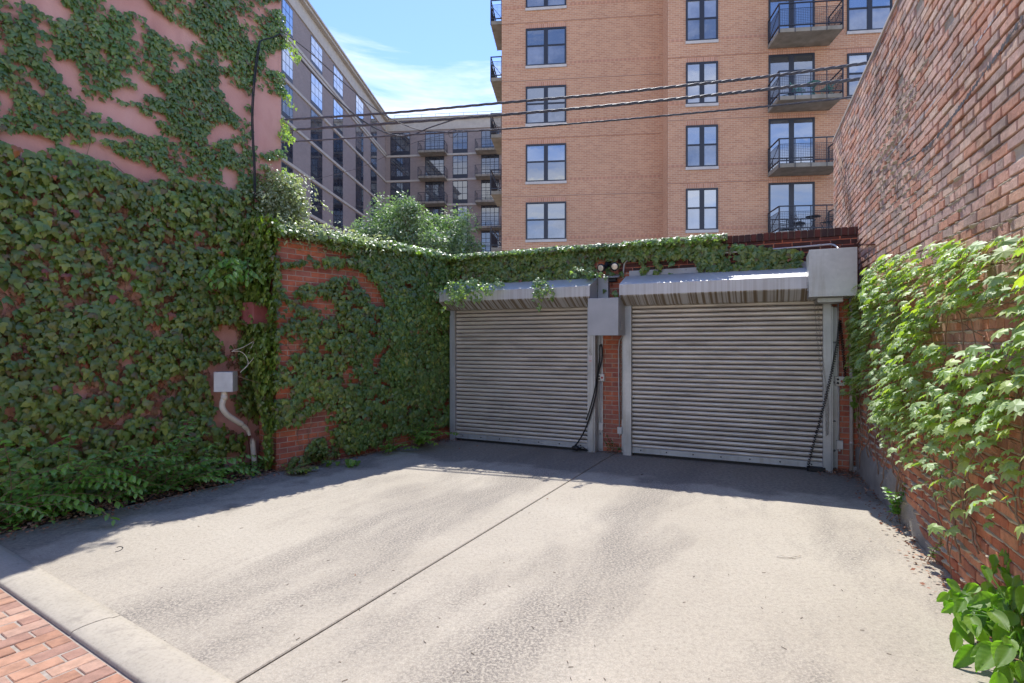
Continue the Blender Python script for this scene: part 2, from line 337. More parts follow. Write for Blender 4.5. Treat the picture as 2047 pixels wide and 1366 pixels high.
def glass(name, col, refl, cur=None, ior=None):
    m = bpy.data.materials.new(name); m.use_nodes = True; t = m.node_tree; t.nodes.clear(); l = t.links.new
    o = N(t, 'ShaderNodeOutputMaterial'); d = N(t, 'ShaderNodeBsdfDiffuse'); g = N(t, 'ShaderNodeBsdfGlossy'); x = N(t, 'ShaderNodeMixShader')
    g.inputs['Roughness'].default_value = .02; g.inputs['Color'].default_value = (.92, .96, 1, 1); x.inputs[0].default_value = refl
    lw = N(t, 'ShaderNodeFresnel'); lw.inputs[0].default_value = 1.5; ad = N(t, 'ShaderNodeMath', operation='ADD'); ad.inputs[1].default_value = refl; ad.use_clamp = True
    l(lw.outputs[0], ad.inputs[0]); l(ad.outputs[0], x.inputs[0])
    p = pos(t)
    l(ramp(t, noise(t, p, .9, 5), [(.4, col), (.65, cur or col)]), d.inputs[0])
    bp = N(t, 'ShaderNodeBump'); bp.inputs['Strength'].default_value = .08; bp.inputs['Distance'].default_value = .02; l(noise(t, p, 1.5, 2), bp.inputs['Height']); l(bp.outputs[0], g.inputs['Normal'])
    l(d.outputs[0], x.inputs[1]); l(g.outputs[0], x.inputs[2]); l(x.outputs[0], o.inputs[0]); return m
M['glass'] = glass('window_glass', (.04, .045, .06), .34, (.10, .11, .13))
M['glass_low'] = glass('window_glass_screened', (.10, .11, .13), .16, (.26, .27, .29))
M['glass_dark'] = glass('window_glass_far', (.012, .016, .03), .04, (.03, .035, .05))
M['glass_mid'] = glass('window_glass_back', (.02, .028, .045), .12, (.05, .06, .08))
def leafmat(name, cols, rough=.42, trans=.3, spec=.8, tint=(.5, .75, .15)):
    m = mat(name, cols[0], rough); t, b, l = nodes(m); b.inputs['Specular IOR Level'].default_value = spec
    k = len(cols); c = ramp(t, island(t), [((i+.5)/k, x) for i, x in enumerate(cols)], 'LINEAR')
    c = mixc(t, .6, c, ramp(t, noise(t, pos(t), 1.3, 4), [(.3, .7), (.7, 1.25)]), 'MULTIPLY')
    l(c, b.inputs['Base Color'])
    tr = N(t, 'ShaderNodeBsdfTranslucent'); l(mixc(t, 1, c, tuple(x*3 for x in tint), 'MULTIPLY'), tr.inputs[0])
    x = N(t, 'ShaderNodeMixShader'); x.inputs[0].default_value = trans
    o = [n for n in t.nodes if n.type == 'OUTPUT_MATERIAL'][0]
    l(b.outputs[0], x.inputs[1]); l(tr.outputs[0], x.inputs[2]); l(x.outputs[0], o.inputs[0]); return m
M['ivy'] = leafmat('ivy_leaf', [(.10, .145, .025), (.135, .205, .03), (.19, .27, .04), (.10, .16, .035), (.26, .31, .05), (.08, .125, .03), (.16, .215, .035), (.28, .33, .06), (.15, .12, .035)])
M['ivy_blue'] = leafmat('ivy_leaf_dark', [(.085, .165, .04), (.125, .22, .05), (.095, .185, .045), (.17, .27, .055), (.11, .19, .04)])
M['ivy_sun'] = leafmat('ivy_leaf_sunlit', [(.22, .30, .12), (.28, .36, .16), (.18, .27, .10), (.33, .38, .14), (.25, .34, .14)], trans=.45, rough=.34, spec=.9, tint=(.6, .75, .2))  # lit copy of the ivy leaf, sunlight put into its paler colour
M['sunlit_pale_leaf'] = leafmat('sunlit_pale_leaf', [(.36, .42, .25), (.44, .48, .32), (.30, .38, .20), (.50, .52, .36), (.33, .36, .14)], trans=.35, rough=.34, spec=.9, tint=(.5, .55, .3))  # whitish sun sheen put into the leaf colour
M['ivy_red'] = leafmat('ivy_leaf_rusty', [(.28, .08, .03), (.35, .13, .03), (.22, .06, .03)], trans=.3, tint=(.5, .4, .2))
M['vine'] = leafmat('vine_leaf', [(.27, .37, .14), (.34, .44, .20), (.23, .33, .11), (.42, .48, .15), (.30, .40, .16)], rough=.5, trans=.36, spec=.7, tint=(.6, .7, .12))
M['weed'] = leafmat('weed_leaf', [(.14, .24, .04), (.19, .30, .05), (.25, .36, .07), (.16, .26, .045)], rough=.5, spec=.5, trans=.45)
M['shrub'] = leafmat('shrub_leaf', [(.14, .26, .05), (.18, .33, .06), (.24, .40, .07), (.15, .28, .055)], rough=.4, trans=.35)
M['tree'] = leafmat('tree_leaf', [(.17, .23, .13), (.22, .28, .17), (.13, .19, .10), (.27, .33, .19), (.18, .24, .13)], rough=.45, trans=.35, tint=(.5, .65, .25))
M['litter'] = leafmat('dry_leaf', [(.26, .13, .08), (.36, .20, .12), (.19, .10, .065), (.44, .27, .17), (.32, .12, .07)], rough=.8, trans=.1, spec=.2, tint=(.4, .3, .2))

# ------------------------------------------------------------------ leaf machinery
IVY = (np.array([[0, 0, 0], [.20, -.10, -.02], [.46, .02, -.07], [.54, .30, -.11], [.30, .34, -.02], [.26, .62, -.08], [0, 1.0, -.20], [-.26, .62, -.08], [-.30, .34, -.02], [-.54, .30, -.11], [-.46, .02, -.07], [-.20, -.10, -.02], [0, .36, .05]]),
       np.array([[12, i, i+1] for i in range(0, 11)]+[[12, 11, 0]]))
IVY5 = (np.array([[0, 0, 0], [.22, -.14, -.03], [.50, -.10, -.10], [.42, .10, -.03], [.62, .34, -.14], [.36, .36, 0], [.34, .66, -.09], [.14, .64, 0], [0, .98, -.20], [-.14, .64, 0], [-.34, .66, -.09], [-.36, .36, 0], [-.62, .34, -.14], [-.42, .10, -.03], [-.50, -.10, -.10], [-.22, -.14, -.03], [0, .34, .06]]),
        np.array([[16, i, i+1] for i in range(0, 15)]+[[16, 15, 0]]))
OVAL = (np.array([[0, 0, 0], [.16, .12, -.02], [.26, .36, -.05], [.20, .68, -.08], [0, 1, -.18], [-.20, .68, -.08], [-.26, .36, -.05], [-.16, .12, -.02], [0, .3, .035], [0, .66, .0]]),
        np.array([[0, 1, 8], [1, 2, 8], [2, 3, 9], [2, 9, 8], [3, 4, 9], [4, 5, 9], [5, 6, 9], [6, 8, 9], [6, 7, 8], [7, 0, 8]]))
DIAM = (np.array([[0, 0, 0], [.3, .45, -.04], [0, 1, -.1], [-.3, .45, -.04]]), np.array([[0, 1, 2], [0, 2, 3]]))
def norm(a): return a/np.maximum(np.linalg.norm(a, axis=1, keepdims=True), 1e-9)
def leaves(P, T, Nn, size, tpl):
    """P base point, T tip direction, Nn upper-face normal, size -> (verts, tris)"""
    P = np.asarray(P, float); T = norm(np.asarray(T, float)); Nn = np.asarray(Nn, float)
    Nn = norm(Nn-T*(Nn*T).sum(1, keepdims=True)); X = np.cross(T, Nn)
    V, Fc = tpl; n = len(P); k = len(V); sz = np.asarray(size).reshape(n, 1, 1)
    wv = rng.uniform(.85, 1.15, (n, 1, 1)); curl = rng.uniform(.4, 1.8, (n, 1, 1))
    v = P[:, None]+sz*(X[:, None]*V[None, :, 0:1]*wv+T[:, None]*V[None, :, 1:2]+Nn[:, None]*V[None, :, 2:3]*curl)
    f = (Fc[None]+(np.arange(n)*k)[:, None, None]).reshape(-1, 3)
    return v.reshape(-1, 3), f
def join(*ms):
    vs = []; fs = []; mi = []; o = 0
    for i, (v, f) in enumerate(ms):
        vs.append(v); fs.append(f+o); mi.append(np.full(len(f), i)); o += len(v)
    return np.concatenate(vs), np.concatenate(fs), np.concatenate(mi)
def inpoly(x, y, poly):
    x = np.asarray(x); y = np.asarray(y); r = np.zeros(x.shape, bool); n = len(poly)
    for i in range(n):
        x1, y1 = poly[i]; x2, y2 = poly[(i+1) % n]
        c = ((y1 > y) != (y2 > y)) & (x < (x2-x1)*(y-y1)/((y2-y1) or 1e-9)+x1); r ^= c
    return r
_tab = rng.random((256, 256))
def vn(x, y):
    xi = np.floor(x).astype(int); yi = np.floor(y).astype(int); fx = x-xi; fy = y-yi; fx = fx*fx*(3-2*fx); fy = fy*fy*(3-2*fy)
    g = lambda a, b: _tab[a % 256, b % 256]
    return (g(xi, yi)*(1-fx)+g(xi+1, yi)*fx)*(1-fy)+(g(xi, yi+1)*(1-fx)+g(xi+1, yi+1)*fx)*fy
def fbm(x, y, o=4):
    s = 0; a = .5; tot = 0
    for i in range(o): s = s+a*vn(x*2**i+i*17.3, y*2**i+i*9.1); tot += a; a *= .5
    return s/tot
def wall_leaves(pl, a, z, depth, size, tpl, tilt=(.2, .7), side=.45, droop=0.0):
    """leaves lying like shingles against a vertical plane"""
    n = len(a); e = np.array(pl.e); nn = np.array(pl.n); up = np.array([0, 0, 1.])
    P = np.array(pl.P)+a[:, None]*e+depth[:, None]*nn+(z+np.asarray(size)*.42)[:, None]*up
    th = rng.uniform(*tilt, n)[:, None]; yaw = rng.normal(0, side, n)[:, None]
    nrm = norm(nn*np.cos(th)+up*np.sin(th)+e*np.sin(yaw)*.8)
    roll = rng.normal(0, .55, n)[:, None]
    T = -up*np.cos(roll)+e*np.sin(roll)+nn*(.25+droop)
    return leaves(P, T, nrm, size, tpl)

# ------------------------------------------------------------------ site frames
GA = Plane((1.585, 8.1), (.907, -.4213))            # garage face, n towards the camera
a_l = GA.hit(898, 876)[0]; cornL = GA.w(a_l, 0)
a_r = GA.hit(1726, 946)[0]; cornR = GA.w(a_r, 0)
pB = G(552, 941)
LW = Plane(cornL, (pB-cornL), -1)                    # left brick wall, from the garage corner towards the camera
if LW.n.x < 0: LW.n = -LW.n
LWL = (pB-cornL).length
PKe = Vector((-.564, -1, 0)).normalized()
PK = Plane((-3.365+.564*(7.57-7.19), 7.57), PKe, -1)                # stucco wall, starts at its far corner
if PK.n.x < 0: PK.n = -PK.n
RW = Plane((4.27+.413*1.81, 8.64), (-.413, -1))      # right wall, from its far corner towards the camera
if RW.n.x > 0: RW.n = -RW.n
WH = 2.93                                            # garage wall height under the soldier course

# ------------------------------------------------------------------ setting: ground
def struct(name, mb, m): return tag(obj(name, mb, m), kind='structure')
g = MB(); g.add([(-400, -120, -.06), (400, -120, -.06), (400, 700, -.06), (-400, 700, -.06)], [(0, 1, 2, 3)])
struct('ground', g, M['ground_bounce'])
kA, kB = G(0, 1168), G(282, 1366)                     # kerb / paver gap
ke = (kB-kA).normalized(); kn = Vector((-ke.y, ke.x, 0))
if kn.y < 0: kn = -kn
K0 = kA-ke*1.6; K1 = kA+ke*7.5
KW = .21
# the lot: two poured panels either side of the long joint
jA, jB = G(1215, 915), G(470, 1366); je = (jB-jA).normalized(); jn = Vector((-je.y, je.x, 0))
def lineX(P, e, Q, f):
    d = e.x*f.y-e.y*f.x; t = ((Q.x-P.x)*f.y-(Q.y-P.y)*f.x)/d; return P+e*t
inner = K0+kn*KW
jtop = lineX(jA, je, GA.P-GA.n*.05, GA.e); jbot = lineX(jA, je, inner, ke)
g = MB()
Lw0 = G(-60, 1112); Lw1 = G(545, 955); 
def slab(mb, pts, z0, z1, ch=.006):
    n = len(pts); c = sum((Vector(p) for p in pts), Vector())/n
    o = [V3(p, z0) for p in pts]; mth = [V3(p, z1-ch) for p in pts]; tp = [V3(Vector(p)+(c-Vector(p)).normalized()*ch*1.4, z1) for p in pts]
    fs = [tuple(range(2*n, 3*n))]
    for k in range(n):
        j = (k+1) % n; fs += [(k, j, n+j, n+k), (n+k, n+j, 2*n+j, 2*n+k)]
    mb.add(o+mth+tp, fs)
leftpts = [jtop-jn*0, jbot, K0+kn*KW-ke*0, ]
gw = .007
sgn = 1 if (cornL-jA).dot(jn) > 0 else -1
jl = jn*sgn*gw
slabL = [jtop+jl, jbot+jl, inner+ke*.05, PK.P+PK.e*4.2+PK.n*.42, PK.P+PK.n*.42+PK.e*.6, LW.w(LWL, 0, .10), LW.w(0, 0, .0)-GA.n*.05]
slabR = [jtop-jl, cornR-GA.n*.05, RW.w(12.5, 0, -.02), lineX(RW.w(0, 0, 0), RW.e, inner, ke) if False else inner+ke*7.2, jbot-jl]
slab(g, slabL, -.05, 0); slab(g, slabR, -.05, 0)
o = struct('driveway', g, M['concrete'])
g = MB(); g.quad(*[V3(p, -.035) for p in (jtop+jn*.03, jbot+jn*.03, jbot-jn*.03, jtop-jn*.03)])
struct('driveway_joint', g, M['joint'])
# soil bed at the foot of the left wall
g = MB(); nx, ny = 60, 10; vs = []; fs = []
for i in range(nx+1):
    for j in range(ny+1):
        q = PK.w(-.8+6.0*i/nx, 0, -.02+.52*j/ny+.03*math.sin(i*1.3)); hh = .035*(1-j/ny)+.02*float(fbm(np.array(i*.4), np.array(j*.5)))-.012
        vs.append((q.x, q.y, hh if j < ny else -.03))
fs = [(i*(ny+1)+j, (i+1)*(ny+1)+j, (i+1)*(ny+1)+j+1, i*(ny+1)+j+1) for i in range(nx) for j in range(ny)]
g.add(vs, fs, 0, True); struct('soil_bed', g, M['dirt'])
# rolled concrete kerb in lengths, with open joints
def kerb(a, b):
    g = MB(); prof = [(0, -.05), (0, .002), (.012, .010), (.06, .016), (.12, .017), (.18, .013), (KW-.01, .004), (KW+.03, .0025), (KW+.03, -.05)]
    vs = [];n = len(prof)
    for s in (a, b):
        for d, z in prof: q = K0+ke*s+kn*d; vs.append((q.x, q.y, z))
    g.add(vs, [(i, i+1, n+i+1, n+i) for i in range(n-1)], 0, True); g.add(vs, [tuple(range(n)), tuple(range(n, 2*n))[::-1]])
    return g
kj = (G(150, 1264)-K0).dot(ke)
g = MB()
for a, b in ((-.5, kj-.004), (kj+.004, kj+1.9), (kj+1.908, 9)):
    k = kerb(a, b); o_ = len(g.v); g.v += k.v; g.f += [tuple(i+o_ for i in f) for f in k.f]; g.m += k.m; g.sm += k.sm
kc = mat('kerb_cement', rough=.92); t, b, l = nodes(kc); p = pos(t)
c = ramp(t, noise(t, p, 1.6, 7, .65), [(.3, (.37, .325, .255)), (.7, (.47, .415, .33))])
c = mixc(t, .9, c, ramp(t, noise(t, p, 46, 5, .8), [(.3, .72), (.5, 1.0), (.7, 1.06)]), 'MULTIPLY')
c = mixc(t, ramp(t, noise(t, p, 5, 6, .7), [(.56, 0), (.68, .5)]), c, (.22, .19, .155))
l(c, b.inputs['Base Color']); bump(t, b, noise(t, p, 110, 6, .75), .5, .004)
struct('kerb', g, kc)
# paved alley, every paver modelled
g = MB(); pv = ke.copy(); pn = -kn
for r in range(-6, 74):
    for c in range(0, 18):
        a0 = r*.106+random.uniform(-.002, .002)+.6; d0 = .012+c*.208+(.104 if r % 2 else 0)-.104
        if d0 < .0: d0 = .014; L_ = .10-.014+.0
        else: L_ = .2
        L_ = .2 if d0 > .02 else (.2 if r % 2 == 0 and c == 0 and False else .092)
        if not (r % 2) and c == 0: L_ = .092
        if (r % 2) and c == 0: d0, L_ = .014, .188
        z1 = -.008+random.uniform(-.003, .003); tl = random.uniform(-.002, .002); q = K0+ke*a0+pn*d0
        A, B_ = pv*.097, pn*L_; ch = .004
        if q.y < -1.5: continue
        lo = [V3(q, -.05), V3(q+A, -.05), V3(q+A+B_, -.05), V3(q+B_, -.05)]
        mi = [V3(q, z1-ch), V3(q+A, z1-ch+tl), V3(q+A+B_, z1-ch+tl), V3(q+B_, z1-ch)]
        a_ = pv*ch; b_ = pn*ch
        hi = [V3(q+a_+b_, z1), V3(q+A-a_+b_, z1+tl), V3(q+A+B_-a_-b_, z1+tl), V3(q+B_+a_-b_, z1)]
        fs = [(8, 9, 10, 11)]
        for k in range(4):
            j = (k+1) % 4; fs += [(k, j, 4+j, 4+k), (4+k, 4+j, 8+j, 8+k)]
        g.add(lo+mi+hi, fs)
struct('paved_alley', g, M['paver'])
g = MB(); g.quad(*[V3(K0+ke*a+pn*d, -.0135) for a, d in ((-.5, -.01), (9, -.01), (9, 3.8), (-.5, 3.8))])
struct('paving_sand', g, noisy('paving_sand', (.30, .25, .20), (.42, .36, .30), 30, 1))

# ------------------------------------------------------------------ bricks as geometry
def brickwork(pl, a0, a1, z0, z1, bw=.205, bh=.0575, mo=.011, proud=.004, jit=.0006, pj=.001, header=0, skip=None, hang=None, ch=.003, hb=None):
    g = MB(); row = 0; z = z0
    while z < z1-.01:
        hdr = header and row % header == header-1
        w_ = (bw-mo)/2 if hdr else bw
        zt = min(z+bh, z1)
        a = a0-(w_/2 if row % 2 else 0); wav = random.uniform(-pj, pj)*.5
        while a < a1:
            ww = w_*random.uniform(.985, 1.015) if jit > .001 else w_
            b0, b1 = max(a, a0), min(a+ww, a1)
            if b1-b0 > .02 and not (skip and skip((b0+b1)/2, (z+zt)/2)):
                d = proud+wav+random.uniform(-pj, pj); J = lambda: random.uniform(-jit, jit)
                cs = [(b0+J(), z+J()), (b1+J(), z+J()), (b1+J(), zt+J()), (b0+J(), zt+J())]
                tl = random.uniform(-pj, pj)*.6
                o = [pl.w(x, y, -.02) for x, y in cs]
                m_ = [pl.w(x, y, d-ch+(tl if i in (1, 2) else 0)) for i, (x, y) in enumerate(cs)]
                cc = ((b0+b1)/2, (z+zt)/2)
                f_ = [pl.w(x+(ch if x < cc[0] else -ch), y+(ch if y < cc[1] else -ch), d+(tl if i in (1, 2) else 0)) for i, (x, y) in enumerate(cs)]
                fs = [(8, 9, 10, 11)]
                for k in range(4):
                    j = (k+1) % 4; fs += [(k, j, 4+j, 4+k), (4+k, 4+j, 8+j, 8+k)]
                g.add(o+m_+f_, fs, 0)
            a += ww+mo
        z += bh+mo; row += 1
    return g
def grid(pl, a0, a1, z0, z1, step, fn):
    nx = int((a1-a0)/step)+1; nz = int((z1-z0)/step)+1
    A, Z = np.meshgrid(np.linspace(a0, a1, nx), np.linspace(z0, z1, nz), indexing='ij'); D = fn(A, Z)
    v = np.array(pl.P)+A[..., None]*np.array(pl.e)+D[..., None]*np.array(pl.n)+Z[..., None]*np.array([0, 0, 1.])
    i, j = np.meshgrid(np.arange(nx-1), np.arange(nz-1), indexing='ij'); o = (i*nz+j).ravel()
    return v.reshape(-1, 3), np.stack([o, o+nz, o+nz+1, o+1], 1)
def soldier(pl, a0, a1, z0, h=.19, bw=.062, mo=.012, d0=-.31, d1=.022, pj=.004):
    g = MB(); a = a0
    while a < a1-.02:
        b = min(a+bw, a1); d = d1+random.uniform(-pj, pj); hz = random.uniform(-.003, .003)
        g.box(pl, a, b, z0, z0+h+hz, d0, d, 0, .004); a += bw+mo
    m_ = MB(); m_.box(pl, a0, a1, z0, z0+h-.008, d0+.006, d1-.012)
    return g, m_

# garage --------------------------------------------------------------
garage = thing('garage', 'red brick garage with two grey roll-up doors under an ivy covered parapet', 'garage', GA.w(0, 0))
doors = []   # (left guide u0,u1, right guide u0,u1)
JD = .20
dl0, dl1 = GA.hit(900, 800, JD)[0], GA.hit(1187, 800, JD)[0]
dr0, dr1 = GA.hit(1247, 800, JD)[0], GA.hit(1662, 800, JD)[0]
DH = 2.14
sk = lambda a, z: (z < 2.3 and (dl0+.14 < a < dl1-.14 or dr0+.14 < a < dr1-.14))
g = brickwork(GA, a_l-.02, a_r, 0, WH, skip=sk)
obj('brick_face', g, M['red_brick'], garage)
g = MB(); g.box(GA, a_l-.3, a_r, -.05, WH, -.30, 0); obj('wall', g, M['red_mortar'], garage)
z0 = WH
s_, m_ = soldier(GA, a_l-.15, a_r, z0+.003, h=.10, bw=.062)
# parapet: soldier course, then header coping course (dark weathered bricks)
obj('coping', s_, M['cap_brick'], garage)
obj('coping_mortar', m_, M['cap_mortar'], garage)
# dark weathered courses in the parapet
g = brickwork(GA, GA.hit(1236, 520)[0], a_r-.002, 2.62, WH, proud=.0065, pj=.0008); 
obj('weathered_courses', g, M['cap_brick'], garage)
g = MB(); g.box(GA, a_l-.3, a_r+.0, 2.5, 2.6, -7, -.302); obj('roof', g, noisy('roof_felt', (.12, .12, .12), (.2, .2, .19), 2, .9), garage)

def rolling_door(u0, u1, U0, U1, label, hood_l, hood_r, gap):
    a0, a1 = GA.hit(u0, 800, JD)[0], GA.hit(U1, 800, JD)[0]
    b0, b1 = GA.hit(u1, 800, JD)[0], GA.hit(U0, 800, JD)[0]
    # curtain of interlocking slats
    prof = []; z = .075+gap; pit = .0635; D = .125
    prof.append((D-.012, z))
    mi = []
    while z < 2.20:
        for t_, dd in ((.06, 0), (.16, .011), (.34, .019), (.55, .021), (.74, .015), (.86, .004), (.92, -.006)):
            prof.append((D+dd-.004, z+pit*t_))
        z += pit
    g = MB(); n = len(prof)
    # extra columns so that light breaks along the length
    cols = 28; vs = []; rr = [[random.uniform(-.0012, .0012) for _ in range(200)] for _ in range(cols+1)]
    for c in range(cols+1):
        a = b0-.03+(b1-b0+.06)*c/cols
        for i, (d, zz) in enumerate(prof): vs.append(GA.w(a, zz+rr[c][i//7]*.6, d+rr[c][i//7]))
    fs = []; fm = []
    for c in range(cols):
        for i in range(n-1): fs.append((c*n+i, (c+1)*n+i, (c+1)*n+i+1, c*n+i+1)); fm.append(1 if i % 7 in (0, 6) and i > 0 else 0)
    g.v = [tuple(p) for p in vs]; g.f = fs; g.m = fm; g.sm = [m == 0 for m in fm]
    door = obj('rolling_door', g, [M['slat'], M['slat_groove']], garage); tag(door, label)
    g = MB(); g.box(GA, b0-.03, b1+.03, .012+gap, .082+gap, D-.02, D+.018, 0, .004); g.box(GA, b0-.02, b1+.02, .012+gap, .018+gap, D-.03, D+.045)
    for k in range(7):
        a = b0+.12+(b1-b0-.24)*k/6; g.lathe(GA.w(a, .048+gap, D+.017), GA.n, [(0, .010), (.004, .010), (.007, .006)], 1, 8)
    obj('bottom_bar', g, [M['galv'], M['black_metal']], door)
    g = MB(); g.box(GA, b0-.03, b1+.03, .0, .012+gap-.002, D-.03, D-.005); obj('bottom_seal', g, M['black_rubber'], door)
    for side, (p, q) in enumerate(((a0, b0), (b1, a1))):
        g = MB(); g.box(GA, p, q, .0, DH, .015, JD, 0, .003)
        if side: g.box(GA, q+.001, q+.085, .0, DH-.1, .007, .022); g.box(GA, q+.001, q+.016, .0, DH-.1, .023, JD-.012)
        else: g.box(GA, p-.075, p-.001, .0, DH-.1, .007, .022); g.box(GA, p-.016, p-.001, .0, DH-.1, .023, JD-.012)
        ctr = q+.05 if side else p-.045
        for zz in (.25, .62, 1.1, 1.6): g.lathe(GA.w(ctr, zz, .02), GA.n, [(0, .014), (.006, .014), (.010, .008), (.02, .006)], 0, 8)
        obj('guide_rail', g, M['galv'], door)
    h0, h1 = hood_l, hood_r
    prof = [(.02, 2.56), (.11, 2.545), (.47, 2.405), (.485, 2.395), (.485, 2.25), (.475, 2.235), (.26, 2.125), (.16, 2.118), (.02, 2.118)]
    g = MB(); g.ext(GA, prof, h0, h1)
    for a in (h0+.05, h1-.05):
        for zz in (2.27, 2.36): g.lathe(GA.w(a, zz, .484), GA.n, [(0, .009), (.005, .006)], 0, 8)
    for k in range(1, 3): a = h0+(h1-h0)*k/3; g.box(GA, a-.001, a+.001, 2.25, 2.395, .484, .4875)
    obj('hood', g, M['hood'], door)
    return door, a0, b0, b1, a1
hl0 = GA.hit(884, 600, .4)[0]; hl1 = GA.hit(1179, 585, .48)[0]
d1 = rolling_door(900, 909, 1174, 1187, 'left roll-up door with ivy trailing over its hood', hl0, hl1, .03)
hr0 = GA.hit(1238, 585, .48)[0]; hr1 = GA.hit(1712, 560, .3)[0]-.35
d2 = rolling_door(1247, 1262, 1645, 1662, 'right roll-up door with clean hood and brown stained slats', hr0, hr1, .03)
g = MB(); g.box(GA, hl1+.005, hl1+.16, 2.15, 2.545, .01, .10, 0, .003); g.box(GA, hr0+.03, hr1-.1, 2.54, 2.635, .008, .018)
for k in range(5): g.lathe(GA.w(hr0+.4+k*.42, 2.61, .018), GA.n, [(0, .008), (.004, .006)], 0, 8)
obj('flashing', g, M['grey_paint'], garage)

# operator boxes -------------------------------------------------------
def case(label, u0, u1, v0, v1, d, depth, flip, zt=None):
    a0, zt_ = GA.hit(u0, v0, d); a1, _ = GA.hit(u1, v0, d); _, zb = GA.hit(u0, v1, d)
    t_ = thing('door_opener', label, 'motor housing', GA.w((a0+a1)/2, zb, d-depth/2), 'motor housings of the garage doors')
    g = MB(); g.box(GA, a0+.004, a1-.004, zb+.004, zt_-.03, d-depth, d-.006); obj('body', g, M['grey_paint'] if not flip else M['galv'], t_)
    g = MB(); g.box(GA, a0, a1, zb, zt_, d-.006, d, 0, .002)
    for a in (a0+.03, (a0+a1)/2, a1-.03):
        for z in (zb+.022, zt_-.014): g.lathe(GA.w(a, z, d), GA.n, [(0, .0055), (.003, .004)], 0, 8)
    g.box(GA, a0+.004, a1-.004, zt_-.029, zt_-.001, d-depth*.98, d-.007)
    obj('cover', g, M['galv'] if flip else M['grey_paint'], t_)
    g = MB(); sd_ = a0 if flip else a1; s2 = -1 if flip else 1
    for k in range(4):
        z = zb+.17-.03*k; q = sd_+s2*.001
        g.hexa([GA.w(q-.004*s2, z, d-.2), GA.w(q, z, d-.2), GA.w(q, z, d-.13), GA.w(q-.004*s2, z, d-.13), GA.w(q, z+.018, d-.2), GA.w(q+.012*s2, z+.012, d-.2), GA.w(q+.012*s2, z+.012, d-.13), GA.w(q, z+.018, d-.13)])
    obj('louvre', g, M['galv'], t_)
    return t_, a0, a1, zb, zt_
bx1 = case('smaller grey metal motor box hung between the two garage doors', 1175, 1236, 597, 671, .60, .42, False)
bx2 = case('bigger pale metal motor box at the top right of the right door', 1617, 1714, 500, 594, .80, .62, True)
g = MB(); g.box(GA, bx2[1]+.1, bx2[1]+.36, bx2[3]-.05, bx2[3]-.002, .1, .6); obj('bracket', g, M['galv'], bx2[0])

# flood light ----------------------------------------------------------
fl = thing('flood_light', 'black twin-head floodlight on the brick pier between the garage doors', 'flood light', GA.at(1216, 545, .02))
c0 = GA.at(1216, 530, .10); g = MB(); g.lathe(GA.at(1216, 530, 0.0), GA.n, [(0, .055), (.03, .055), (.05, .04), (.10, .03)]); obj('base', g, M['black_metal'], fl)
for (u, v, dv) in ((1202, 536, (-.35, 0, -.25)), (1229, 533, (.05, 0, -.2))):
    c = GA.at(u, v, .27); ax = (GA.n+Vector(dv)).normalized(); g = MB()
    g.lathe(c-ax*.11, ax, [(0, .02), (.02, .036), (.06, .042), (.10, .058), (.125, .062), (.13, .055)], 0, 18); g.tube([c0, (c0+c-ax*.1)/2+Vector((0, 0, .012)), c-ax*.1], .024)
    h = obj('lamp_head', g, M['black_metal'], fl); g = MB(); g.lathe(c+ax*.012, ax, [(0, .054), (.006, .05), (.012, .03)], 0, 18); obj('lens', g, M['lens'], h)
wp = thing('motion_sensor', 'small dark hooded sensor box below the twin floodlight', 'sensor', GA.at(1220, 562, .02))
a, z = GA.hit(1206, 560, .1); a2, z2 = GA.hit(1238, 547, .1)
g = MB(); g.ext(GA, [(.012, z2), (.14, z2-.045), (.145, z2-.055), (.14, z2-.06), (.012, z2-.02)], a, a2); obj('hood', g, M['grey_paint'], wp)
g = MB(); g.box(GA, a+.05, a2-.05, z-.03, z2-.03, .012, .08, 0, .01); obj('body', g, M['black_metal'], wp)
g = MB(); g.box(GA, a+.10, a+.115, z-.09, z-.03, .02, .03); obj('drip', g, M['rust'], wp)

# electrics ------------------------------------------------------------
def station(u0, u1, v0, v1, us, vtop, vb0, vb1, label, pipe_top=None, box_lab=''):
    a0, zt = GA.hit(u0, v0, .06); a1, zb = GA.hit(u1, v1, .06)
    t_ = thing('door_control', label, 'push-button station', GA.w((a0+a1)/2, zb, .02), 'push-button stations on the garage piers')
    g = MB(); g.box(GA, a0, a1, zb, zt, .008, .06, 0, .006)
    for k in (0, 1): g.lathe(GA.w(a0+.012, (zb+zt)/2-.03+.06*k, .055), GA.n, [(0, .006), (.007, .006)], 0, 6)
    obj('body', g, M['white_plastic'], t_)
    w_ = a1-a0
    for k in (.3, .7):
        g = MB(); g.lathe(GA.w(a0+w_*.30, zb+(zt-zb)*k, .058), GA.n, [(0, .013), (.012, .013), (.014, .009)], 0, 12); obj('button', g, M['black_rubber'], t_)
    g = MB(); g.lathe(GA.w(a0+w_*.70, (zb+zt)/2, .058), GA.n, [(0, .015), (.014, .015), (.016, .011)], 0, 12); o = obj('button', g, M['red_plastic'], t_); tag(o, 'red stop button')
    return a0, a1, zb, zt
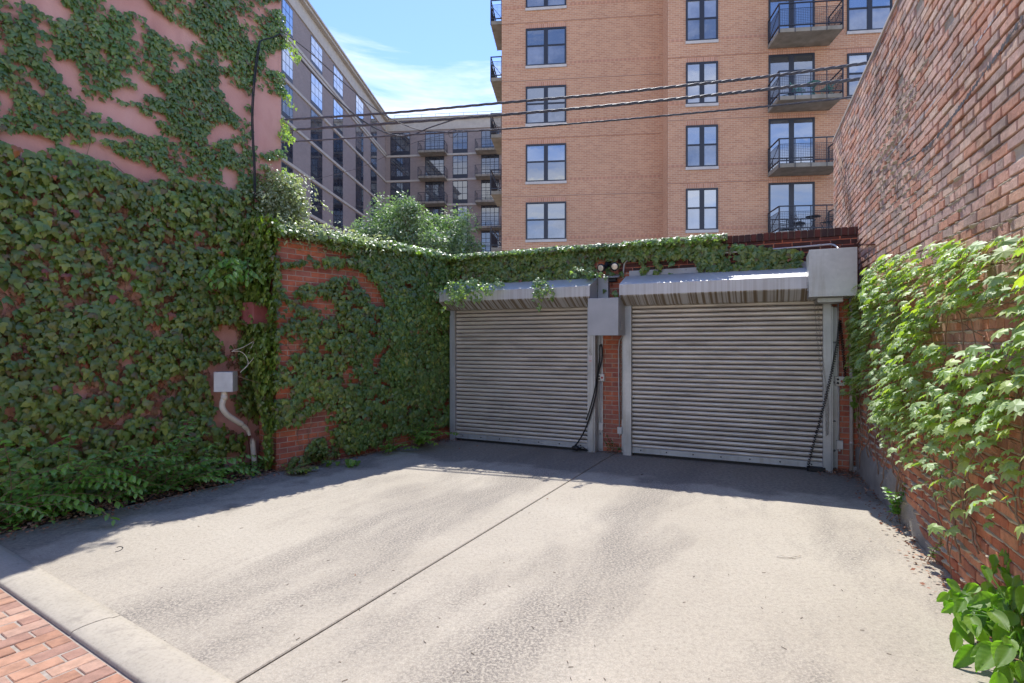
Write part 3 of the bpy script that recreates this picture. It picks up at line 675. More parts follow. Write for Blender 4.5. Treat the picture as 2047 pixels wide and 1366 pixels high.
def conduit(label, paths, boxuv, r=.009, grp='thin conduits with junction boxes on the garage piers'):
    t_ = thing('conduit', label, 'conduit', paths[0][-1], grp)
    g = MB()
    for p in paths:
        g.tube(p, r)
        q = p[len(p)//2]
        g.lathe(q-Vector((0, 0, .012)), (0, 0, 1), [(0, r*1.35), (.024, r*1.35)], 0, 8)
    obj('tube', g, M['box_alu'], t_)
    if boxuv:
        u0, u1, v0, v1 = boxuv; a0, zt = GA.hit(u0, v0, .05); a1, zb = GA.hit(u1, v1, .05)
        g = MB(); g.box(GA, a0, a1, zb, zt, .008, .052, 0, .003); g.lathe(GA.w((a0+a1)/2, zt-.012, .05), GA.n, [(0, .004), (.003, .003)], 0, 6); g.lathe(GA.w((a0+a1)/2, zb+.012, .05), GA.n, [(0, .004), (.003, .003)], 0, 6)
        g.lathe(GA.w((a0+a1)/2, zb-.028, .03), (0, 0, 1), [(0, .011), (.028, .013)], 0, 8)
        obj('junction_box', g, M['white_plastic'], t_)
    return t_
def vline(u, v0, v1, d=.025, n=4):
    a, z0 = GA.hit(u, v0, d); _, z1 = GA.hit(u, v1, d); return [GA.w(a, z0+(z1-z0)*k/n, d) for k in range(n+1)]
station(1194, 1207.5, 748, 762.5, 1201, 0, 0, 0, 'small grey push-button station on the narrow pier between the doors')
station(1669, 1689, 753, 772, 1675, 0, 0, 0, 'larger push-button station on the pier right of the right door')
conduit('thin conduit through the button station, nearest the left door', [vline(1201, 672, 748), vline(1201, 762.5, 846)], (1196.5, 1205, 845, 860))
conduit('thin bent conduit on the narrow pier nearest the right door', [[GA.at(1246, 668, .12), GA.at(1244, 673, .06), GA.at(1238, 682, .027), GA.at(1236.5, 700, .025), GA.at(1237, 780, .025), GA.at(1238.5, 855, .025)]], (1234, 1243, 854, 868))
conduit('thin conduit through the button station on the right-hand pier', [vline(1675.5, 597, 754), vline(1676.5, 771, 882)], (1672, 1685.5, 881, 899))
t_ = thing('conduit', 'long bent metal conduit running along the parapet above the right door', 'conduit', GA.at(1247, 560, .03))
g = MB(); pts = spline([GA.at(1246, 556, .03), GA.at(1246.5, 540, .03), GA.at(1249, 526, .04), GA.at(1258, 519, .05), GA.at(1275, 517.5, .05), GA.at(1380, 510, .05), GA.at(1500, 502, .05), GA.at(1600, 494, .05), GA.at(1650, 489.5, .05), GA.at(1662, 489, .07), GA.at(1671, 492, .12), GA.at(1676, 498, .2)], 6)
g.tube(pts, .0115); 
for k in (22, 34, 46): g.lathe(pts[k]-GA.e*.02, GA.e, [(0, .015), (.04, .015)], 0, 8)
obj('tube', g, M['box_alu'], t_)
for k in (26, 40, 54):
    g = MB(); p_ = pts[k]; g.tube([p_+Vector((0, 0, -.03))-GA.n*.045, p_+Vector((0, 0, -.015))+GA.n*.0, p_+GA.n*.014, p_+Vector((0, 0, .014))-GA.n*.01], .003, 0, 5); obj('clip', g, M['box_alu'], t_)
g = MB(); a, zt = GA.hit(1702, 596, .07); g.tube([GA.w(a, 2.3, .07), GA.w(a, 1.2, .07), GA.w(a, .02, .07)], .022, 0, 12)
for z in (.35, 1.2, 1.9): g.lathe(GA.w(a, z, .07), (0, 0, 1), [(0, .026), (.03, .026)], 0, 12)
tag(obj('drain_pipe', g, noisy('white_pipe', (.42, .38, .34), (.55, .5, .45), 6, .6)), 'pale vertical drain pipe beside the vine in the right corner', 'pipe')

def coil(pts, R_, r, turns, mat_, parent, name='cord'):
    pts = [Vector(p) for p in pts]; n = turns*10; g = MB()
    seg = [(pts[i+1]-pts[i]).length for i in range(len(pts)-1)]; tot = sum(seg); o = []
    for k in range(n+1):
        s = tot*k/n; i = 0
        while i < len(seg)-1 and s > seg[i]: s -= seg[i]; i += 1
        p = pts[i]+(pts[i+1]-pts[i])*(s/seg[i]); t_ = (pts[i+1]-pts[i]).normalized(); x = t_.cross(GA.n).normalized(); y = t_.cross(x); an = 2*math.pi*k/10
        o.append(p+(x*math.cos(an)+y*math.sin(an))*R_)
    g.tube(o, r, 0, 5); return obj(name, g, mat_, parent)
c1_ = thing('coiled_cable', 'black cable looped from the narrow pier down across the left door', 'cable', GA.at(1152, 896, .25))
g = MB()
g.tube(spline([GA.at(1201, 688, .05), GA.at(1204, 700, .06), GA.at(1202, 725, .07), GA.at(1195, 750, .09), GA.at(1192, 785, .2), GA.at(1183, 820, .24), GA.at(1170, 858, .24), GA.at(1158, 880, .24), GA.at(1149, 893, .24)], 8), .011, 0, 8)
g.tube(spline([GA.at(1199, 690, .045), GA.at(1198.5, 720, .05), GA.at(1194, 745, .06), GA.at(1190, 775, .22), GA.at(1181, 812, .255), GA.at(1172, 840, .26)], 8), .010, 0, 8)
obj('cord', g, M['black_rubber'], c1_)
g = MB(); p0 = GA.at(1151, 896, .26); g.lathe(p0-GA.e*.06, GA.e, [(0, .015), (.02, .035), (.09, .036), (.11, .018)], 0, 10); g.tube(spline([p0+GA.e*.05, p0+GA.e*.11+Vector((0, 0, .02)), p0+GA.e*.19+Vector((0, 0, -.03))], 6), .007, 0, 6); g.tube(spline([p0-GA.e*.02+Vector((0, 0, .03)), p0+GA.e*.0+Vector((0, 0, .06)), GA.at(1149, 893, .24)], 5), .006, 0, 6)
obj('plug', g, M['black_rubber'], c1_)
c2_ = thing('coiled_cable', 'black spiral cable hanging from the right pier across the right door', 'cable', GA.at(1614, 945, .22))
coil([GA.at(1679, 640, .05), GA.at(1674, 690, .12), GA.at(1664, 738, .235), GA.at(1652, 790, .25), GA.at(1638, 845, .25), GA.at(1624, 895, .24), GA.at(1614, 938, .24)], .013, .0055, 62, M['black_rubber'], c2_)
coil([GA.at(1679, 640, .05), GA.at(1684, 690, .055), GA.at(1689, 745, .06), GA.at(1690, 768, .06)], .013, .0055, 26, M['black_rubber'], c2_)
g = MB(); g.box(GA, *sorted((GA.hit(1613, 940, .18)[0], GA.hit(1650, 940, .18)[0])), .004, .06, .165, .215, 0, .006); obj('plug', g, M['black_rubber'], c2_)
# chains
def chain(pts, label, s=.016):
    g = MB(); pts = [Vector(p) for p in pts]; i = 0; alt = 0
    seg = [(pts[k+1]-pts[k]).length for k in range(len(pts)-1)]
    for k in range(len(seg)):
        m_ = max(1, int(seg[k]/(s*1.7))); t_ = (pts[k+1]-pts[k]).normalized()
        for q in range(m_):
            c = pts[k]+(pts[k+1]-pts[k])*((q+.5)/m_); x = t_.cross(GA.n).normalized() if alt % 2 else GA.n.copy(); alt += 1
            ring = [c+t_*s*1.15*math.cos(2*math.pi*j/6)+x*s*.55*math.sin(2*math.pi*j/6) for j in range(7)]
            g.tube(ring, .0022, 0, 3, cap=False)
    return tag(obj('hand_chain', g, M['chain']), label, 'chain', 'hand chains of the door openers')
chain([GA.at(1627, 596, .45), GA.at(1633, 670, .42), GA.at(1640, 732, .38), GA.at(1646, 776, .33), GA.at(1651, 805, .26), GA.at(1652, 871, .23), GA.at(1655, 868, .23), GA.at(1656, 812, .24), GA.at(1652, 775, .30), GA.at(1646, 730, .36), GA.at(1639, 670, .4), GA.at(1634, 596, .43)], 'hand chain hanging under the bigger motor box over the right door')
chain([GA.at(1240, 676, .12), GA.at(1240.5, 760, .06), GA.at(1240.5, 838, .045), GA.at(1242.5, 838, .045), GA.at(1243, 760, .06), GA.at(1243, 676, .12)], 'hand chain hanging down the narrow pier under the smaller motor box')
# sticker, catch and hook on the left door's right rail
st = thing('warning_sticker', 'small white and red sticker on the steel rail of the left door', 'sticker', GA.at(1180, 725, JD))
a0, z1 = GA.hit(1176.5, 711, JD+.002); a1, z0 = GA.hit(1183.5, 724.5, JD+.002)
g = MB(); g.box(GA, a0, a1, z0, z1, JD+.001, JD+.0025); obj('paper', g, mat('sticker_white', (.62, .58, .55), .5), st)
g = MB(); g.box(GA, a0+.006, a1-.006, z0+.014, z0+.024, JD+.003, JD+.0035)
for k in range(5): g.box(GA, a0+.006, a1-.008-.006*(k % 3), z0+.036+.012*k, z0+.039+.012*k, JD+.003, JD+.0035, 1)
obj('print', g, [M['red_plastic'], mat('sticker_ink', (.45, .42, .42), .6)], st)
g = MB(); g.tube(spline([GA.at(1182, 696, JD+.004), GA.at(1178.5, 698, JD+.012), GA.at(1178, 704, JD+.014), GA.at(1182, 708, JD+.004)], 5), .006, 0, 6)
tag(obj('rail_handle', g, M['box_alu']), 'small bent metal handle above the sticker on the door rail', 'handle')
# rusty bracket at the right corner
g = MB(); a, z = GA.hit(1716, 490, .03); P0 = GA.w(a_r-.08, z, .05); 
g.tube([P0, P0+GA.n*.42], .012, 0, 4); q = RW.at(1748, 489, .02); g.tube([P0+GA.n*.01, q], .012, 0, 4); g.box(GA, a_r-.10, a_r-.055, .9, z+.02, .02, .045)
tag(obj('angle_iron', g, M['rust']), 'rusty steel angle standing in the corner beside the bigger motor box', 'bracket')

# left brick wall ------------------------------------------------------
lwt = thing('brick_wall', 'low red brick side wall left of the garage, half covered by ivy', 'wall', LW.w(LWL/2, 0))
g = brickwork(LW, -.02, LWL, 0, WH-.02, pj=.0012); obj('brick_face', g, M['red_brick'], lwt)
g = MB(); g.box(LW, -.3, LWL-.003, -.05, WH-.02, -.42, 0); obj('core', g, M['red_mortar'], lwt)
EN = Plane(LW.w(LWL, 0, 0), -LW.n, 1)
if EN.n.dot(LW.e) < 0: EN.n = -EN.n
g = brickwork(EN, 0, .42, 0, WH-.02); obj('end_face', g, M['red_brick'], lwt)
s_, m_ = soldier(LW, -.25, LWL+.02, WH-.017, h=.11, d0=-.44, d1=.03)
obj('coping', s_, brickmat('cap_brick_red', [(.22, .06, .04), (.17, .05, .035), (.27, .085, .055), (.13, .045, .035)], bs=.4, bsc=90, bd=.003, stain=.4), lwt); obj('coping_mortar', m_, M['cap_mortar'], lwt)

# stucco house ---------------------------------------------------------
pk = thing('stucco_house', 'pink stucco house side wall overgrown with ivy on the left', 'building', PK.w(2, 0))
PKL, PKH = 11.0, 6.42
g = MB(); v, f = grid(PK, 0, PKL, -.05, PKH, .12, lambda A, Z: .018*fbm(A*1.1, Z*.9, 4)-.009)
obj('wall', (v, f), M['stucco'], pk, normals=True)
g = MB(); g.box(PK, .0, PKL, -.05, PKH, -7, -.03); obj('core', g, M['stucco'], pk)
g = MB(); g.box(PK, -.12, PKL, PKH, PKH+.12, -7.1, .03); obj('eave', g, M['limestone'], pk)
a0, z0 = PK.hit(503, 648, .3); a1, z1 = PK.hit(540, 607, .3)
g = MB(); g.box(PK, a1-.1, a0, z0, z1, -.01, .33, 0, .004); obj('scupper', g, noisy('scupper_paint', (.33, .09, .085), (.40, .13, .12), 5, .6), pk)
# utility box and broken pvc pipe
ub = thing('utility_box', 'light grey square metal box on a pipe among the ivy', 'utility box', PK.at(446, 785, .2))
bp = PK.at(446, 785, .22)
UB = Plane((bp.x, bp.y), (.96, .12)); 
if UB.n.y > 0: UB.n = -UB.n
k = bp.y/F
z0, z1 = CH-(784-CY)*k, CH-(744-CY)*k; hw = 18*k
g = MB(); g.box(UB, -hw, hw, z0, z1, -.16, 0, 0, .003)
for a in (-hw+.012, hw-.012):
    for z in (z0+.012, z1-.012): g.lathe(UB.w(a, z, .0), UB.n, [(0, .005), (.004, .004)], 0, 6)
obj('case', g, M['box_alu'], ub)
pp = thing('waste_pipe', 'cream broken plastic pipe running from the box down to the ground', 'pipe', G(510, 938))
d_ = .17
path = [UB.w(-.01, z0+.01, -.06), UB.w(-.01, z0-.06, -.06), PK.at(444, 812, d_), PK.at(452, 827, d_), PK.at(468, 839, d_), PK.at(483, 848, d_)]
g = MB(); sp = spline(path, 6); g.tube(sp, .034, 0, 14, cap=False); g.lathe(sp[5]-Vector((0, 0, .05)), (0, 0, 1), [(0, .040), (.05, .040), (.052, .035)], 0, 14)
obj('upper_run', g, M['pvc'], pp)
g = MB(); g.tube(spline([PK.at(484, 850, d_), PK.at(494, 858, d_), PK.at(499, 870, d_)], 5), [.030]*5+[.024]*3+[.02]*3, 0, 10, cap=False); g.tube(spline([PK.at(497, 865, d_-.03), PK.at(500, 890, d_-.03), PK.at(503, 930, d_-.03)], 5), .018, 1, 8)
obj('cracked_run', g, [M['pvc'], M['rust']], pp)
p0_ = G(510, 938); top = PK.at(505, 883, d_+.03); ks = 12; g = MB(); vs = []
for j in range(5):
    for i in range(ks):
        an = 2*math.pi*i/ks; c = p0_.lerp(top, j/4); jag = (.03*math.sin(i*2.7)+.03*math.cos(i*5.1)) if j == 4 else 0
        vs.append((c.x+.033*math.cos(an), c.y+.033*math.sin(an), c.z+jag))
g.add(vs, [(j*ks+i, j*ks+(i+1) % ks, (j+1)*ks+(i+1) % ks, (j+1)*ks+i) for j in range(4) for i in range(ks)], 0, True); obj('lower_run', g, M['pvc'], pp)

# right wall -----------------------------------------------------------
rw = thing('old_brick_building', 'tall weathered brick wall with rough mortar on the right', 'building', RW.w(4, 0))
RH = 4.72
_rs = random.Random(3)
hole = [(_rs.uniform(0, 10), _rs.uniform(1.8, 4.5)) for _ in range(26)]
g = brickwork(RW, 0, 12.6, 0, RH, bw=.198, bh=.060, mo=.013, proud=.014, jit=.004, pj=.0042, header=6, ch=.005, skip=lambda a, z: any(abs(a-h[0]) < .09 and abs(z-h[1]) < .035 for h in hole))
obj('brick_face', g, M['old_brick'], rw)
def rough_m(A, Z):
    lump = fbm(A*9, Z*22, 4); fine = fbm(A*30+7, Z*60, 3)
    return -.003+.011*fine+.05*np.clip(lump-.60, 0, .35)*(Z < 3.3)*np.clip(fbm(A*.8+3, Z*.9)*3-1.2, 0, 1)
zl = [-.02]; zz_ = 0
while zz_ < RH-.03: zl += [zz_+.03, zz_+.0585, zz_+.064, zz_+.069, zz_+.0745]; zz_ += .073
zl = np.array([q for q in zl if q < RH]+[RH]); al = np.arange(0, 12.0, .017)
A, Z = np.meshgrid(al, zl, indexing='ij'); ph = (Z % .073)
inj = (ph > .055) & (ph < .0735); mid_ = (ph > .062) & (ph < .0705)
n1 = fbm(A*13, np.round(Z/.073)*3.7+Z*4, 4); msk = np.clip(fbm(A*.55+3, Z*.9+1, 3)*3.2-1.15, 0, 1)*(Z < 3.9)
bead = np.clip(n1-.42, 0, .3)*.13*msk*np.where(mid_, 1, .7)
D_ = np.where(inj, -.002+.008*fbm(A*40, Z*60, 2)+bead, -.004)
Z2 = Z-np.where(inj, .006*np.clip(n1-.4, 0, 1)*msk, 0)
v = (np.array(RW.P)+A[..., None]*np.array(RW.e)+D_[..., None]*np.array(RW.n)+Z2[..., None]*np.array([0, 0, 1.])).reshape(-1, 3)
nz_ = len(zl); i_, j_ = np.meshgrid(np.arange(len(al)-1), np.arange(nz_-1), indexing='ij'); o_ = (i_*nz_+j_).ravel(); f = np.stack([o_, o_+nz_, o_+nz_+1, o_+1], 1)
obj('mortar', (v, f), M['old_mortar'], rw, normals=True)

g = MB(); g.box(RW, 0.01, 12.5, -.05, RH-.01, -6, -.03); g.box(RW, -.012, 0, -.05, RH-.01, -6, -.0); obj('core', g, M['old_mortar'], rw)
g = MB(); g.box(RW, -.02, 12.5, RH, RH+.035, -6, .028, 0, .006); obj('coping', g, noisy('pale_cap', (.45, .37, .31), (.56, .48, .41), 4, .9, bs=.6), rw)
g = MB(); v, f = grid(RW, .2, 4.9, -.03, .5, .03, lambda A, Z: .034-.05*np.clip((Z-.34*np.clip((4.7-A)*.9, 0, 1)*(.4+fbm(A*2.4, Z*2+2)))*6, 0, 1)+.006*fbm(A*12, Z*12))
obj('parging', (v, f), noisy('parging', (.22, .20, .175), (.40, .36, .30), 4, .95, bs=.8, bsc=60, bd=.01), rw, normals=True)
g = MB()
for u in (0, 1, 2): 
    g.tube([RW.at(1672+u*3, 292+u*6, .03), RW.at(1684+u*3.5, 370, .03), RW.at(1697+u*4, 458, .03)], .004, 0, 4)
tag(obj('wall_wire', g, M['twig']), 'thin brown wires running down the far end of the old brick wall', 'wire')
# white paint remnants and tar line: kept as flat smears proud of bricks
def smear(uv, mt, wd, nm):
    g = MB(); lo = []; hi = []
    for i in range(len(uv)-1):
        a, z = RW.hit(*uv[i], .02); b, y = RW.hit(*uv[i+1], .02)
        for k in range(28):
            t0 = k/28; w_ = wd*random.choice((.06, .3, .6, 1, 1.1)); lo.append(RW.w(a+(b-a)*t0, z+(y-z)*t0-w_/2, .0185)); hi.append(RW.w(a+(b-a)*t0, z+(y-z)*t0+w_/2, .0195))
    n = len(lo); g.add(lo+hi, [(k, k+1, n+k+1, n+k) for k in range(n-1)])
    return obj(nm, g, mt, rw)
smear([(1745, 350), (1800, 285), (1850, 225), (1900, 160), (1960, 75), (2010, 5)], noisy('paint_trace', (.50, .45, .42), (.62, .58, .56), 6, .9), .016, 'paint_trace')
smear([(1800, 330), (1860, 290), (1900, 240), (1950, 170), (2000, 100), (2046, 30)], noisy('tar', (.05, .05, .055), (.16, .15, .15), 18, .8), .035, 'tar_line')

# ------------------------------------------------------------------ orange apartment building
AF = 27.45
APe = Vector((1, -.11, 0)).normalized()
AL = Plane((0, AF), (1, -.11))                        # left part
AR = Plane((0, 26.03), (1, -.11))                     # nearer right part
apt = thing('apartment_building', 'orange brick apartment block with balconies behind the garage', 'building', (6, 27, 0))
xl = AL.hit(1003, 300)[0]; xc = AL.hit(1321, 300)[0]; xr = AR.hit(1335, 300)[0]
topz = 21
g = MB(); g.box(AL, xl, xc+.4, -.05, topz, -14, 0); obj('wall', g, M['apt_brick'], apt)
g = MB(); g.box(AR, xr, xr+22, -.05, topz, -14, 0); obj('wall', g, M['apt_brick'], apt)
SD = Plane(AR.w(xr-.004, 0, 0), -AR.n)
dep = 1.45
g = MB(); g.add([AR.w(xr-.006, 0, -.0), AR.w(xr-.006, 0, -dep-.2), AR.w(xr-.006, topz, -dep-.2), AR.w(xr-.006, topz, 0)], [(0, 1, 2, 3)])
g.add([AL.w(xl-.006, 0, 0), AL.w(xl-.006, 0, -14), AL.w(xl-.006, topz, -14), AL.w(xl-.006, topz, 0)], [(0, 1, 2, 3)])
obj('side_wall', g, M['apt_side'], apt)
FLH = 2.85
def bands(pl, a0, a1, vs_px, uref, cut):
    for v0 in vs_px:
        z = pl.hit(uref, v0)[1]
        g = MB(); x = a0
        g.box(pl, a0, a1, z-.012, z+.012, -.01, .012)
        obj('string_course', g, M['apt_band'], apt)
def soldiers(pl, a0, a1, z, h=.2, pitch=.2, name='soldier_course', m='apt_soldier', d=.010):
    g = MB(); g.box(pl, a0, a1, z, z+h, -.01, d)
    return obj(name, g, M[m], apt)
def window(pl, a0, a1, z0, z1, apt, kind=0, glassm=('glass', 'glass_low'), frame='navy_metal', split=.53, nm='window'):
    fr = .055; g = MB(); D0, D1 = .004, .05
    def fb(x0, x1, y0, y1, d0=D0, d1=D1): g.box(pl, x0, x1, y0, y1, d0, d1)
    fb(a0-.02, a0+fr, z0, z1); fb(a1-fr, a1+.02, z0, z1); fb(a0+fr, a1-fr, z1-fr-.02, z1); fb(a0+fr, a1-fr, z0, z0+fr)
    mid = (a0+a1)/2; fb(mid-.10, mid+.10, z0+fr, z1-fr-.02)
    zs = z0+(z1-z0)*split
    if kind == 0:
        for x0, x1 in ((a0+fr, mid-.10), (mid+.10, a1-fr)): fb(x0, x1, zs-.035, zs+.035, D0, D1-.01)
    w_ = obj(nm, g, M[frame], apt)
    g = MB(); 
    for x0, x1 in ((a0+fr, mid-.10), (mid+.10, a1-fr)): g.box(pl, x0, x1, zs+.035 if kind == 0 else z0+fr, z1-fr-.02, .003, .012)
    obj('pane', g, M[glassm[0]], w_)
    if kind == 0:
        g = MB()
        for x0, x1 in ((a0+fr, mid-.10), (mid+.10, a1-fr)): g.box(pl, x0, x1, z0+fr, zs-.035, .003, .012)
        obj('pane', g, M[glassm[1]], w_)
        g = MB(); g.box(pl, a0-.04, a1+.04, z0-.13, z0-.002, -.01, .06); obj('sill', g, M['sill'], w_)
    # reveal shadow lip above
    return w_
M['glass_b'] = glass('window_glass_curtain', (.22, .22, .22), .22, (.40, .40, .39)); M['glass_c'] = glass('window_glass_deep', (.02, .025, .035), .24, (.05, .06, .07)); M['glass_d'] = glass('window_glass_blind', (.34, .34, .33), .18, (.42, .42, .41))
def pick(): return (random.choice(['glass', 'glass', 'glass_c', 'glass_b']), random.choice(['glass_low', 'glass_low', 'glass_c', 'glass_d', 'glass_b']))
def xz(pl, u0, u1, v0, v1):
    a0, z1 = pl.hit(u0, v0); a1, _ = pl.hit(u1, v0); _, z0 = pl.hit((u0+u1)/2, v1); _, z1 = pl.hit((u0+u1)/2, v0); return a0, a1, z0, z1
a0, a1, z0, z1 = xz(AL, 1052, 1131, 288.5, 363)
for k in range(-3, 5):
    if k < -3: continue
    zz = z0+FLH*k*1.0
    w_ = window(AL, a0, a1, zz, zz+(z1-z0), apt, glassm=pick())
    soldiers(AL, a0-.02, a1, zz+(z1-z0)+.03, .19, .10, 'window_head')
    # dark dashed course at sill level, plain course above
    soldiers(AL, xl+.05, a0-.12, zz+.02, .12, .12, d=.008, m='apt_dashes'); soldiers(AL, a1+.12, xc-.02, zz+.02, .12, .12, d=.008, m='apt_dashes')
    g = MB(); g.box(AL, xl, xc-.0, zz-.72, zz-.695, -.01, .018); obj('string_course', g, M['apt_band'], apt)
a0, a1, z0, z1 = xz(AR, 1372, 1434, 251, 334)
b0, b1, y0, y1 = xz(AR, 1537, 1627, 243, 330)
c0_, c1__, _, _ = xz(AR, 1694, 1782, 105, 190)
def balcony(pl, a0, a1, zf, depth, apt, mesh=True, slab_t=.17):
    g = MB(); g.box(pl, a0, a1, zf-slab_t, zf, .03, depth, 0, .01); bal = obj('balcony', g, M['slab_under'], apt)
    g = MB(); H = 1.05; e = .032
    x0, x1, dd = a0+.02, a1-.02, depth-.02
    def P(x, d, z): return pl.w(x, zf+z, d)
    for z in (H, .12): 
        g.bar(P(x0, .03, z), P(x0, dd, z), e); g.bar(P(x0, dd, z), P(x1, dd, z), e); g.bar(P(x1, dd, z), P(x1, .03, z), e)
    g.bar(P(x0, dd, .82), P(x1, dd, .82), .012)
    n = 4
    for k in range(n+1):
        x = x0+(x1-x0)*k/n; g.bar(P(x, dd+.01, -slab_t), P(x, dd+.01, H+.02), e if k in (0, n) else .022)
    for x in (x0, x1): g.bar(P(x, .06, 0), P(x, .06, H), e); g.bar(P(x, .06, .12), P(x, dd, .82), .014); g.bar(P(x, .06, .82), P(x, dd, .82), .012)
    rl = obj('railing', g, M['navy_metal'], bal)
    if mesh:
        g = MB(); n = int((x1-x0)/.07)
        for k in range(1, n): x = x0+(x1-x0)*k/n; g.bar(P(x, dd, .12), P(x, dd, .82), .0065, 0, 3)
        for k in range(1, 10): z = .12+.07*k; g.bar(P(x0, dd, z), P(x1, dd, z), .0065, 0, 3); g.bar(P(x0, .06, z), P(x0, dd, z), .0065, 0, 3); g.bar(P(x1, .06, z), P(x1, dd, z), .0065, 0, 3)
        m_ = int(depth/.07)
        for k in range(1, m_): d = .06+(dd-.06)*k/m_; g.bar(P(x0, d, .12), P(x0, d, .82), .0065, 0, 3); g.bar(P(x1, d, .12), P(x1, d, .82), .0065, 0, 3)
        obj('mesh_infill', g, M['navy_metal'], bal)
    return bal
ba0, ba1 = b0-.05, b1+.62
slabz = AR.hit(1590, 358, 1.3)[1]
for k in range(-3, 4):
    zz = z0+FLH*k
    window(AR, a0, a1, zz, zz+(z1-z0), apt, glassm=pick())
    soldiers(AR, a0-.02, a1, zz+(z1-z0)+.03, .19, .10, 'window_head')
    window(AR, c0_, c1__, zz+.02, zz+(z1-z0)+.02, apt)
    soldiers(AR, c0_-.02, c1__, zz+(z1-z0)+.05, .19, .10, 'window_head')
    soldiers(AR, xr+.05, a0-.12, zz+.02, .12, .12, d=.008, m='apt_dashes'); soldiers(AR, a1+.12, ba0-.05, zz+.02, .12, .12, d=.008, m='apt_dashes')
    soldiers(AR, b1+.1, c0_-.12, zz+.02, .12, .12, d=.008, m='apt_dashes')
    g = MB(); g.box(AR, xr-.002, xr+18, zz-.72, zz-.695, -.01, .018); obj('string_course', g, M['apt_band'], apt)
    zf = zz-.38
    window(AR, b0, b1, zf+.02, zz+(z1-z0)+.14, apt, kind=1, nm='balcony_door', glassm=(random.choice(['glass', 'glass_c']),)*2)
    soldiers(AR, b0-.02, b1, zz+(z1-z0)+.17, .19, .10, 'window_head')
    balcony(AR, ba0, ba1, zf, 1.35, apt)
    # balconies on the left side face, seen edge-on
SP = Plane(AL.w(xl, 0, 0), (-.11, -1)); SP.n = -AL.e
for k in range(-3, 5):
    zf = AL.hit(1000, 363)[1]+FLH*k-.35
    g = MB(); 
    P_ = Plane(AL.w(xl, 0, -1.3), AL.n); P_.n = -AL.e
    balcony(P_, -1.6, .9, zf, .62, apt)

# balcony furniture
def chair(loc, ang, m, label, grp):
    t_ = thing('bistro_chair', label, 'chair', loc, grp); c, s = math.cos(ang), math.sin(ang)
    T = lambda x, y, z: Vector((loc[0]+x*c-y*s, loc[1]+x*s+y*c, loc[2]+z))
    g = MB()
    for k in range(6): g.bar(T(-.2, -.18+.072*k, .45), T(.2, -.18+.072*k, .45), .014)
    obj('seat', g, m, t_); g = MB()
    for k in range(3): g.bar(T(-.2, .2+.02*k, .62+.09*k), T(.2, .2+.02*k, .62+.09*k), .016)
    obj('backrest', g, m, t_)
    for x in (-.2, .2):
        g = MB(); g.bar(T(x, -.2, 0), T(x, .24, .86), .012); obj('leg', g, m, t_); g = MB(); g.bar(T(x, .22, 0), T(x, -.2, .45), .012); obj('leg', g, m, t_)
    return t_
def table(loc, m, label):
    t_ = thing('bistro_table', label, 'table', loc, 'small balcony tables'); g = MB(); g.lathe(Vector(loc)+Vector((0, 0, .68)), (0, 0, 1), [(0, .30), (.02, .30)], 0, 20); obj('table_top', g, m, t_)
    for k in range(3):
        an = k*2.1; g = MB(); g.bar(Vector(loc)+Vector((.24*math.cos(an), .24*math.sin(an), 0)), Vector(loc)+Vector((-.18*math.cos(an), -.18*math.sin(an), .68)), .012); obj('leg', g, m, t_)
grn = mat('green_paint', (.10, .34, .26), .5); blk = M['black_metal']
for k, m_, gl in ((1, grn, 'green'), (-1, blk, 'black')):
    zf = z0+FLH*k-.38+.003; nmz = 'second balcony from the top' if k == 1 else 'lowest balcony'
    chair(AR.w(b0+.95, zf, .75), .5, m_, f'{gl} folding chair on the {nmz}, left of the table', 'balcony chairs')
    chair(AR.w(b0+2.15, zf, .75), -1.2, m_, f'{gl} folding chair on the {nmz}, right of the table', 'balcony chairs')
    table(AR.w(b0+1.55, zf, .8), m_, f'small round {gl} table on the {nmz}')

# ------------------------------------------------------------------ grey-brown building
GBe = Vector((.058, 1, 0)).normalized()
gb = thing('loft_building', 'grey brown brick loft building with pale stone belts behind on the left', 'building', (-15, 60, 0))
LWg = Plane((-19.13+.058*67, 67), (-.058, -1)); LWg.n = Vector((1, -.058, 0)).normalized()
BKg = Plane((-19.13+.058*67, 67), (1, -.11))
TZ = 27.0
g = MB(); g.box(LWg, 0, 34, -.05, TZ, -12, 0); obj('wall', g, M['gb_side'], gb)
g = MB(); g.box(BKg, 0, 34, -.05, TZ, -12, 0); obj('wall', g, M['gb_front'], gb)
g = MB(); g.box(LWg, -.3, 34, TZ, TZ+1.15, -12, .10); g.box(LWg, -.3, 34, TZ+1.15, TZ+1.35, -12, .45); g.box(LWg, -.3, 34, TZ+1.35, TZ+1.5, -12, .6); obj('cornice', g, M['limestone'], gb)
g = MB(); g.box(BKg, .102, 34, TZ+.004, TZ+1.15, -12, .10); g.box(BKg, .46, 34, TZ+1.154, TZ+1.35, -12, .35); g.box(BKg, .61, 34, TZ+1.354, TZ+1.44, -12, .45)
for k in range(12): q = BKg.w(1+k*1.7, TZ+1.44, -.2); g.bar(q, q+Vector((0, 0, .55)), .03, 1)
g.bar(BKg.w(1, TZ+2.0, -.2), BKg.w(20, TZ+2.0, -.2), .03, 1)
obj('cornice', g, [M['limestone'], M['galv']], gb)
fl_z = [24.0-3.0*k for k in range(8)]
for i, z in enumerate(fl_z):
    for pl, x1 in ((LWg, 34), (BKg, 34)):
        g = MB(); g.box(pl, .12, x1, z-.12, z+.10, -.01, .10)
        if i == 0 and pl is LWg: g.box(pl, .12, x1, z+.16, z+.42, -.01, .14)
        obj('belt_course', g, M['limestone'], gb)
